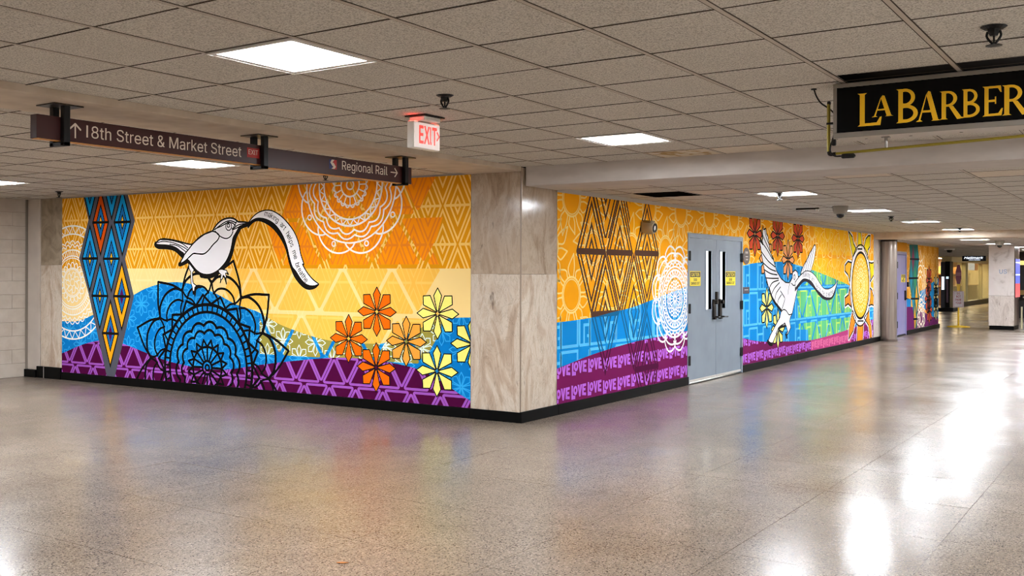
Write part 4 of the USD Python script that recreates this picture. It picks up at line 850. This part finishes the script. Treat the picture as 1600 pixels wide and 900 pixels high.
# ---------------------------------------------------------------- shop sign with gold serif letters
M_gold = mat('gold_letter', '#ffc61c', .4, .4); M_signblk = mat('sign_black', '#060607', .2, .15); M_silver = mat('silver_frame', '#8f877d', .4, .5, .35)
YB = -2.84
bs = thing('shop_sign', 'large black shop sign with gold serif letters at the upper right', 'shop sign', (4.8, -2.7, 2.45))
part(bs, 'cabinet', bx((3.955, YB + .004, 2.31), (5.75, YB + .22, 2.605), .004), mat('cabinet_pale', '#b0a396', .45))
part(bs, 'frame', join(bx((3.952, YB - .004, 2.588), (5.75, YB + .012, 2.612), .002), bx((3.952, YB - .004, 2.306), (5.75, YB + .012, 2.335), .002), bx((3.952, YB - .004, 2.335), (3.973, YB + .012, 2.588), .002)), M_silver)
part(bs, 'panel', bx((3.973, YB, 2.335), (5.75, YB + .006, 2.588)), M_signblk, label='glossy black panel')
def serif(ch):
    tk, tn = .20, .075
    b = lambda *a: Polygon(a)
    sf = lambda x, y, w, up: b((x - w, y), (x + w, y), (x + w * .55, y + up * .045), (x - w * .55, y + up * .045))
    stem = lambda x, w=tk: U(sbox(x - w / 2, 0, x + w / 2, 1), sf(x, 0, w * .95, 1), sf(x, 1, w * .95, -1))
    el = lambda cx, cy, rx, ry, t: affinity.scale(Point(cx, cy).buffer(1, quad_segs=10), rx, ry).difference(affinity.scale(Point(cx, cy).buffer(1, quad_segs=10), rx - t, ry - t * .5))
    if ch == 'L': return U(stem(.22), b((.2, 0), (.95, 0), (1.0, .26), (.93, .25), (.8, .09), (.2, .08)))
    if ch == 'A': return U(b((.5, 1.03), (.59, 1.0), (.92, 0), (.70, 0), (.43, .86)), b((.5, 1.03), (.44, .93), (.16, 0), (.08, 0), (.40, .9)), sbox(.22, .30, .74, .375), sf(.13, 0, .14, 1), sf(.81, 0, .19, 1))
    if ch == 'B': return U(stem(.22), el(.40, .74, .44, .26, .17).intersection(sbox(.24, 0, 2, 2)), el(.42, .265, .54, .265, .19).intersection(sbox(.24, 0, 2, 2)))
    if ch == 'R': return U(stem(.2), el(.36, .72, .44, .28, .17).intersection(sbox(.22, 0, 2, 2)), b((.42, .46), (.62, .46), (1.04, .0), (.80, -.02)), b((.8, 0), (1.06, 0), (1.04, .05), (.84, .06)))
    return U(stem(.22), b((.2, 0), (.93, 0), (1.0, .24), (.93, .24), (.78, .085), (.2, .075)), b((.2, 1), (.90, 1), (.94, .78), (.88, .78), (.76, .92), (.2, .925)), b((.2, .47), (.62, .47), (.62, .40), (.68, .40), (.68, .64), (.62, .64), (.62, .545), (.2, .545)))
for ch, x0, x1, z0, z1 in (('L', 4.083, 4.217, 2.362, 2.545), ('A', 4.165, 4.278, 2.408, 2.522), ('B', 4.290, 4.410, 2.364, 2.549), ('A', 4.397, 4.520, 2.363, 2.521), ('R', 4.514, 4.624, 2.365, 2.516), ('B', 4.622, 4.716, 2.366, 2.516), ('E', 4.722, 4.822, 2.364, 2.520), ('R', 4.816, 4.935, 2.362, 2.518)):
    g = affinity.scale(serif(ch), x1 - x0, z1 - z0, origin=(0, 0))
    part(bs, 'letter', frame(ext(g, .002), (x0, YB - .0002, z0), (1, 0, 0), (0, 0, 1), (0, -1, 0)), M_gold, label='gold serif letter ' + ch)
part(bs, 'hanger', join(tube([(4.212, -2.72, 2.24), (4.212, -2.72, 2.312)], .009, 8), bx((4.19, -2.735, 2.305), (4.235, -2.705, 2.312))), M_silver)
part(bs, 'screw', join(*[lathe([(0, -.003), (.009, -.003), (.009, 0), (0, 0)], 10, (x, -2.70, 2.31)) for x in (4.1, 4.34, 4.6)]), M_silver)
cd = thing('conduit', 'brass coloured cable pipe running down beside and under the black shop sign', 'conduit', (3.9, -2.74, 2.3))
M_brass = mat('brass_pipe', '#94842a', .35, .5, .4)
part(cd, 'pipe', join(tube([(3.898, -2.74, 2.52), (3.898, -2.74, 2.245)], .010, 12)), M_brass, label='upright pipe')
part(cd, 'pipe', join(tube([(3.93, -2.74, 2.23), (4.405, -2.74, 2.246), (4.91, -2.74, 2.262), (5.7, -2.74, 2.287)], .008, 12)), M_brass, label='long level pipe')
part(cd, 'elbow', tube(crv([(3.898, -2.74, 2.245), (3.903, -2.74, 2.232), (3.915, -2.74, 2.228), (3.94, -2.74, 2.231)], 4), .0105, 10), M_bronze)
part(cd, 'clip', join(bx((3.888, -2.75, 2.40), (3.96, -2.73, 2.412)), bx((3.89, -2.75, 2.515), (3.91, -2.73, 2.535), .004)), M_bronze)
cb = thing('cable', 'black cable looping from the ceiling past the end of the shop sign', 'cable', (3.85, -2.72, 2.4))
part(cb, 'cord', tube(crv([(3.80, -2.70, 2.624), (3.815, -2.70, 2.58), (3.845, -2.71, 2.535), (3.89, -2.72, 2.50), (3.93, -2.745, 2.46), (3.94, -2.755, 2.40), (3.93, -2.755, 2.33), (3.915, -2.76, 2.275), (3.915, -2.76, 2.24), (3.94, -2.76, 2.215), (3.985, -2.76, 2.213)], 5), .0045, 8), M_black)
part(cb, 'grommet', lathe([(0, -.006), (.016, -.006), (.016, 0), (0, 0)], 14, (3.80, -2.70, 2.6235)), M_black)
part(cb, 'plug', bx((3.975, -2.778, 2.198), (4.055, -2.745, 2.224), .009), M_black, label='black plug end'); part(cb, 'connector', bx((3.922, -2.77, 2.275), (3.945, -2.745, 2.312), .005), M_black)

# ---------------------------------------------------------------- sprinklers, cameras, vents in the ceilings
spr0 = None
def sprinkler(x, y, z, label):
    global spr0
    if spr0 is None:
        spr0 = thing('sprinkler', label, 'sprinkler', (x, y, z))
        part(spr0, 'escutcheon', lathe([(0, -0.0104), (0.0390, -0.0104), (0.0546, 0), (0, 0)], 20), M_black, local=True)
        part(spr0, 'body', lathe([(0, -0.0390), (0.0156, -0.0390), (0.0234, -0.0234), (0.0260, -0.0104), (0, -0.0104)], 14), M_black, local=True)
        part(spr0, 'frame_arm', join(tube(crv([(0.0247, 0, -0.0195), (0.0286, 0, -0.0390), (0.0182, 0, -0.0585), (0.0039, 0, -0.0754)], 3), 0.0055, 6), tube(crv([(-0.0247, 0, -0.0195), (-0.0286, 0, -0.0390), (-0.0182, 0, -0.0585), (-0.0039, 0, -0.0754)], 3), 0.0055, 6), tube([(0, 0, -0.0390), (0, 0, -0.0754)], 0.0046, 6)), M_black, local=True)
        part(spr0, 'deflector', lathe([(0, -0.0858), (0.0338, -0.0832), (0.0338, -0.0806), (0.0104, -0.0754), (0, -0.0728)], 18), M_black, local=True)
    else: copy(spr0, (x, y, z), label)
sprinkler(1.847, -3.703, ZM, 'black sprinkler head above the lit exit sign')
sprinkler(4.901, -3.745, ZM, 'black sprinkler head above the black shop sign at the top right')
sprinkler(-6.64, -.93, ZA, 'black sprinkler head near the marble strip at the far left')
sprinkler(-1.92, -.85, ZA, 'small sprinkler head under the maroon sign, over the orange mandala')
sprinkler(1.80, 8.12, ZC, 'sprinkler head right of the dome camera in the corridor')
sprinkler(1.84, 2.55, ZC - .004, 'sprinkler head in front of the first corridor light')
sprinkler(2.0, 13.1, ZC, 'sprinkler head in front of the fourth corridor light')
dome0 = thing('dome_camera', 'grey dome camera hanging left of the second corridor light', 'security camera', (1.785, 5.24, ZC))
part(dome0, 'housing', lathe([(0, 0), (.105, 0), (.10, -.06), (.085, -.10), (.06, -.11), (0, -.11)], 28), mat('camera_grey', '#8f887c', .5), local=True, smooth=40)
part(dome0, 'dome', lathe([(0, -.165)] + [(.055 * math.sin(a), -.11 - .055 * math.cos(a)) for a in np.linspace(.1, PI / 2, 8)], 24), mat('smoked_dome', '#0b0b0d', .12, .6), label='smoked black dome', local=True, smooth=True)
copy(dome0, (2.236, 16.86, ZF), 'grey dome camera by the top of the pale marble pillar')
sd = thing('smoke_detector', 'dark low smoke detector at the far end of the corridor ceiling', 'smoke detector', (-.18, 24.6, ZF))
part(sd, 'base', lathe([(0, 0), (.16, 0), (.15, -.03), (0, -.03)], 20), M_white, local=True); part(sd, 'head', lathe([(0, -.12), (.06, -.11), (.09, -.03), (0, -.03)], 20), M_black, local=True)
sl = thing('linear_fixture', 'thin dark slot fixture with a small white spot beside the dome camera', 'fixture', (1.33, 5.43, ZC))
part(sl, 'slot', bx((1.12, 5.40, ZC - .022), (1.44, 5.44, ZC), .003), M_bronze); part(sl, 'spot', lathe([(0, -.05), (.022, -.05), (.028, -.02), (0, -.02)], 14, (1.42, 5.42, ZC)), M_white)
M_vent = mat('vent_black', '#060606', .9, .03)
vt = thing('return_vent', 'black air vent panel in the corridor ceiling beside the beam', 'vent', (GX + T / 2, .63 + 2.5 * T, ZC))
vx, vy = GX, .63 + 2 * T
part(vt, 'frame', join(bx((vx + .004, vy + .004, ZC - .004), (vx + T - .004, vy + .03, ZC + .02)), bx((vx + .004, vy + T - .03, ZC - .004), (vx + T - .004, vy + T - .004, ZC + .02)), bx((vx + .004, vy + .03, ZC - .004), (vx + .03, vy + T - .03, ZC + .02)), bx((vx + T - .03, vy + .03, ZC - .004), (vx + T - .004, vy + T - .03, ZC + .02))), M_vent)
for k in range(12): part(vt, 'slat', bx((vx + .03, vy + .045 + k * .0435, ZC), (vx + T - .03, vy + .055 + k * .0435, ZC + .018)), M_vent)
part(vt, 'duct_back', bx((vx, vy, ZC + .05), (vx + T, vy + T, ZC + .06)), M_gap)

lf_ = thing('leaf', 'small orange leaf lying on the terrazzo floor at the bottom centre', 'leaf', (1.896, -4.646, .002))
lm = ext(affinity.rotate(blob([(-.032, 0), (-.012, .011), (.014, .009), (.033, .001), (.012, -.008), (-.014, -.009)]), 30, origin=(0, 0)), .0022)
part(lf_, 'blade', lm, mat('leaf_orange', '#b06a24', .6), local=True)

# ================================================================ the far end: pillar, stand, kiosk, shop fronts
fp = thing('pillar', 'pale grey marble pillar standing free at the right end of the corridor', 'pillar', (1.63, 22.3, 0))
part(fp, 'core', bx((1.33, 21.82, 0), (1.94, 22.88, ZF)), M_gap)
part(fp, 'marble_panel', bx((1.318, 21.79, .11), (1.955, 21.83, .938), .002), M_marb3); part(fp, 'marble_panel', bx((1.318, 21.79, .942), (1.955, 21.83, ZF), .002), mat('marble_bright', '#d9cfca', .25, .5, nodes={"g": ("geometry", {}), "n": ("noise_texture", {"scale": 2.5, "detail": 8, "distortion": 1.5}), "r": ("rgb_ramp", {"ramp": [(.3, lin('#b9aca4')), (.45, lin('#ddd4ce')), (.7, lin('#e4dcd7'))]})}, links=[("g.position", "n.vector"), ("n.fac", "r.fac"), ("r.color", "p.base_color")]))
part(fp, 'side_panel', bx((1.93, 21.83, .11), (1.958, 22.88, ZF), .002), mat('side_brown', '#7d6a62', .25, .5))
part(fp, 'plinth', bx((1.335, 21.80, 0), (1.945, 22.87, .11), .003), M_base)
part(fp, 'marking', frame(ext(text2('US', .11, 0, 0, 1.0, True), .001), (1.57, 21.789, 1.55), (1, 0, 0), (0, 0, 1), (0, -1, 0)), mat('faded_blue', '#8fa3bd', .5), label='faded blue mark')
dp = thing('advertising_screen', 'lit blue and red display on the side of the marble pillar', 'display', (1.97, 22.35, 1.4))
part(dp, 'casing', bx((1.958, 21.86, .88), (1.975, 22.86, 1.97), .003), M_black)
for nm, z0, z1, c_, e_, s_ in (('blue_field', 1.275, 1.955, '#5a63c8', (.16, .2, .75), .13), ('red_field', .895, 1.275, '#e8505a', (1, .16, .16), .13)):
    part(dp, nm, bx((1.975, 21.88, z0), (1.978, 22.84, z1)), mat('screen_' + nm, c_, .3, emit=e_, strength=s_))
for zz in (1.84, 1.50): part(dp, 'white_line', bx((1.978, 21.88, zz), (1.980, 22.84, zz + .035)), mat('screen_white', '#ffffff', .3, emit=(.8, .85, 1), strength=.2))

ys = thing('sign_stand', 'yellow stand with a parking notice and a maroon pointed board on top', 'sign stand', (.41, 22.6, 0))
M_ylw = mat('stand_yellow', '#d8ae10', .4)
part(ys, 'base', lathe([(0, 0), (.31, 0), (.30, .025), (.05, .05), (0, .05)], 36, (.41, 22.6, 0)), M_ylw)
part(ys, 'pole', tube([(.41, 22.6, .03), (.41, 22.6, 1.32)], .024, 12), M_ylw)
vE = np.array([-.43, .9, 0]) ; vE = np.array([.41, 22.6, 0]) - EYE; vE[2] = 0; vE /= np.linalg.norm(vE); hE = np.array([vE[1], -vE[0], 0])
def brd(g, d, off, z): return frame(ext(g, d), np.array([.41, 22.6, z]) - vE * off, hE, UP, -vE)
b_ = part(ys, 'board', brd(sbox(-.145, 0, .145, .47), .012, .03, .57), mat('board_grey', '#b9aeb0', .5), label='pale notice board')
for k, t in enumerate(('DO', 'NOT', 'PARK', 'YOUR')):
    g = glyph(t, True); a, _, c_, _ = g.bounds; w_ = (.08, .12, .16, .16)[k]
    part(b_, 'lettering', brd(affinity.scale(shift(g, -(a + c_) / 2, 0), w_ / (c_ - a), .062, origin=(0, 0)), .002, .042, .945 - .092 * k), mat('notice_red', '#8a2030', .5), label='dark red word ' + t)
part(b_, 'border', brd(sbox(-.115, .02, .115, .45).buffer(.006).difference(sbox(-.115, .02, .115, .45)), .002, .042, .57), mat('notice_red', '#8a2030', .5))
part(ys, 'pointed_board', brd(Polygon([(-.035, 0), (.035, 0), (.075, .17), (.075, .36), (.03, .56), (-.03, .56), (-.075, .36), (-.075, .17)]), .02, .02, 1.24), mat('maroon_board', '#6b1f38', .5), label='maroon pointed board')
part(ys, 'pointed_band', brd(sbox(-.075, .24, .075, .34), .004, .041, 1.24), mat('maroon_band', '#8a5058', .5))
part(ys, 'neck', brd(Polygon([(-.03, 0), (.03, 0), (.055, .22), (-.055, .22)]), .02, .02, 1.03), M_ylw)

kk = thing('kiosk', 'tall black advertising kiosk with a lit screen at the corridor end', 'kiosk', (-2.2, 35.5, 0))
part(kk, 'cabinet', bx((-2.39, 35.45, .15), (-2.215, 36.1, 2.03), .01), mat('kiosk_grey', '#4b4a50', .35)); part(kk, 'cabinet', bx((-2.215, 35.42, .15), (-2.03, 36.1, 2.05), .01), mat('kiosk_black', '#08080a', .2))
part(kk, 'foot', bx((-2.46, 35.2, 0), (-1.86, 36.3, .15), .02), M_black)
part(kk, 'screen', bx((-2.36, 35.44, .88), (-2.255, 35.449, 1.42), .002), mat('kiosk_screen', '#dfe8ff', .3, emit=(.8, .87, 1), strength=.22), label='bright white screen')
part(kk, 'screen', bx((-2.18, 35.41, 1.33), (-2.08, 35.419, 1.43)), mat('kiosk_screen2', '#bbccdd', .3, emit=(.6, .8, .9), strength=.15)); part(kk, 'poster', bx((-2.17, 35.412, .35), (-2.09, 35.419, 1.30)), mat('kiosk_poster', '#6b5560', .4))

M_shopwall = mat('shop_cream', '#cdbf94', .6); M_shopdark = mat('shop_dark', '#231b17', .6)
top('wall_far', join(bx((-7, 52, 0), (WR, 52.2, 2.6)), bx((-7.2, 21.9, 0), (-7, 52, 2.6))), M_shopwall, kind='structure')
top('wall_return', bx((-7, 21.7, 0), (-.004, 21.9, 2.6)), M_wallp, kind='structure')
sf_ = thing('storefront', 'glazed shop front with warm lit displays at the corridor end', 'shop front', (-2.8, 45, 0))
part(sf_, 'backing', bx((-4.6, 38.6, 0), (-4.5, 51.9, 2.3)), mat('shop_brown', '#6a4a2c', .7))
part(sf_, 'base', bx((-3.0, 39.0, 0), (-2.6, 51.95, .22)), mat('shop_base', '#2a2119', .5))
part(sf_, 'fascia', bx((-3.0, 39.0, 2.07), (-2.58, 51.95, 2.305)), M_shopwall)
for y in (39.05, 42.9, 47.6, 51.85): part(sf_, 'mullion', bx((-2.75, y - .30 if y < 44 else y - .06, .22), (-2.58, y + .32 if y < 44 else y + .06, 2.07)), mat('mullion_olive', '#9a8f66', .5))
part(sf_, 'pane', bx((-2.68, 39.1, .22), (-2.67, 51.9, 2.07)), M_glass)
ds = thing('display_shelf', 'long wooden two-tier display shelf inside the far shop', 'shelf', (-4.0, 47, .9)); part(ds, 'board', bx((-4.4, 43.4, .9), (-3.4, 51.8, .95)), mat('shelf_wood', '#8c683c', .5)); part(ds, 'board', bx((-4.4, 43.4, 1.5), (-3.8, 51.8, 1.55)), mat('shelf_wood', '#8c683c', .5)); part(ds, 'cabinet', bx((-4.38, 43.5, 0), (-3.45, 51.7, .9)), mat('shelf_brown', '#5a4028', .6)); part(ds, 'riser', bx((-4.42, 43.4, .95), (-4.38, 51.8, 1.5)), mat('shelf_brown', '#5a4028', .6))
rg = random.Random(11)
for k, (y, z, w_, h_, c_, nm) in enumerate([(44.3, .952, .5, .35, '#8a4c3a', 'rust red'), (45.6, .952, .6, .42, '#b59a6a', 'tall tan'), (46.9, .952, .5, .3, '#6b3d2c', 'dark brown'), (48.2, .952, .5, .42, '#c7a878', 'pale sand'), (49.5, .952, .6, .3, '#7c5a44', 'mid brown'), (44.8, 1.552, .5, .3, '#d0b070', 'straw yellow'), (46.4, 1.552, .5, .34, '#8c4030', 'brick red'), (48, 1.552, .6, .28, '#b98a50', 'honey brown')]):
    gb_ = thing('gift_box', f'{nm} box on the {"upper" if z > 1.2 else "lower"} display shelf inside the far shop', 'box', (-3.95, y, z), group='boxes in the far shop window')
    part(gb_, 'box', bx((-4.15, y - w_ / 2, z), (-3.82, y + w_ / 2, z + h_), .01), mat('gift_%d' % k, c_, .6)); part(gb_, 'lid', bx((-4.16, y - w_ / 2 - .01, z + h_), (-3.81, y + w_ / 2 + .01, z + h_ + .05), .01), mat('gift_%d' % k, c_, .6))
pw = thing('window_poster', 'bright white and orange poster in the far shop window', 'poster', (-2.75, 45, 1.9))
part(pw, 'sheet', bx((-2.72, 44.2, 1.72), (-2.70, 46.0, 2.06)), mat('poster_white', '#fff4e6', .5, emit=(1, .93, .8), strength=.15)); part(pw, 'sheet', bx((-2.72, 46.0, 1.72), (-2.70, 47.0, 2.06)), mat('poster_orange', '#e89040', .5, emit=(1, .45, .15), strength=.08))
wl = thing('shop_lamp', 'warm lamp strip inside the far shop', 'lamp', (-3.6, 45, 2.28))
part(wl, 'housing', bx((-3.9, 40, 2.27), (-3.3, 51.5, 2.30)), M_white); part(wl, 'diffuser', bx((-3.85, 40.1, 2.262), (-3.35, 51.4, 2.27)), mat('warm_lamp', '#ffffff', .5, emit=(1, .78, .45), strength=4.5))

hm = thing('shop_sign', 'dark blue hanging sign with white script lettering at the corridor end', 'shop sign', (-1.52, 38, 2.24))
part(hm, 'cabinet', bx((-1.99, 37.98, 2.09), (-1.06, 38.12, 2.309), .006), mat('sign_navy', '#0b0e1c', .35))
M_scr = mat('script_white', '#ffffff', .4, emit=(.75, .85, 1), strength=.22)
g = affinity.skew(glyph('Hallmark', True), xs=14); a, b0, c_, d_ = g.bounds
part(hm, 'lettering', frame(ext(affinity.scale(shift(g, -a, -b0), .76 / (c_ - a), .10 / (d_ - b0), origin=(0, 0)), .003), (-1.91, 37.979, 2.18), (1, 0, 0), (0, 0, 1), (0, -1, 0)), M_scr, label='white slanted shop name')
g = glyph('GOLD CROWN', True); a, b0, c_, d_ = g.bounds
part(hm, 'lettering', frame(ext(affinity.scale(shift(g, -a, -b0), .44 / (c_ - a), .035 / (d_ - b0), origin=(0, 0)), .003), (-1.72, 37.979, 2.115), (1, 0, 0), (0, 0, 1), (0, -1, 0)), M_scr, label='small white line under the name')
part(hm, 'hanger', join(bx((-1.2, 38.03, 2.30), (-1.18, 38.06, 2.312)), bx((-1.87, 38.03, 2.30), (-1.85, 38.06, 2.312))), M_black)

sh = thing('storefront', 'dark shop interior with a yellow lit band at the right picture edge', 'shop front', (3.4, 30, 0))
part(sh, 'back_wall', bx((1.1, 30, 0), (6.8, 30.15, ZF)), M_shopdark); part(sh, 'lit_band', bx((1.1, 29.93, 1.85), (6.8, 29.99, 2.0), .005), mat('band_yellow', '#f2c45a', .5, emit=(1, .72, .25), strength=.15))
part(sh, 'shelf', bx((1.2, 29.6, .82), (6.6, 29.99, .98), .01), mat('shelf_ochre', '#8a6a30', .5))
ct = thing('service_cart', 'black cart with a pale post beside the marble pillar at the right edge', 'cart', (2.45, 22.9, 0))
part(ct, 'body', bx((2.12, 22.6, .16), (2.9, 23.2, .86), .015), M_black); part(ct, 'worktop', bx((2.08, 22.55, .87), (2.94, 23.25, .90), .006), mat('worktop_grey', '#8d8f80', .4)); part(ct, 'post', bx((2.03, 22.58, .0), (2.075, 22.63, .62), .004), mat('post_cream', '#d8cfa8', .5))
for k, (x, y) in enumerate(((2.2, 22.68), (2.82, 22.68), (2.2, 23.12), (2.82, 23.12))): part(ct, 'caster', frame(trimesh.creation.cylinder(.08, .04, sections=16), (x, y, .08), (0, 0, 1), (0, 1, 0), (1, 0, 0)), M_black)
part(ct, 'panel', bx((2.25, 22.592, .45), (2.6, 22.6, .58)), mat('panel_teal', '#5f7f86', .4))
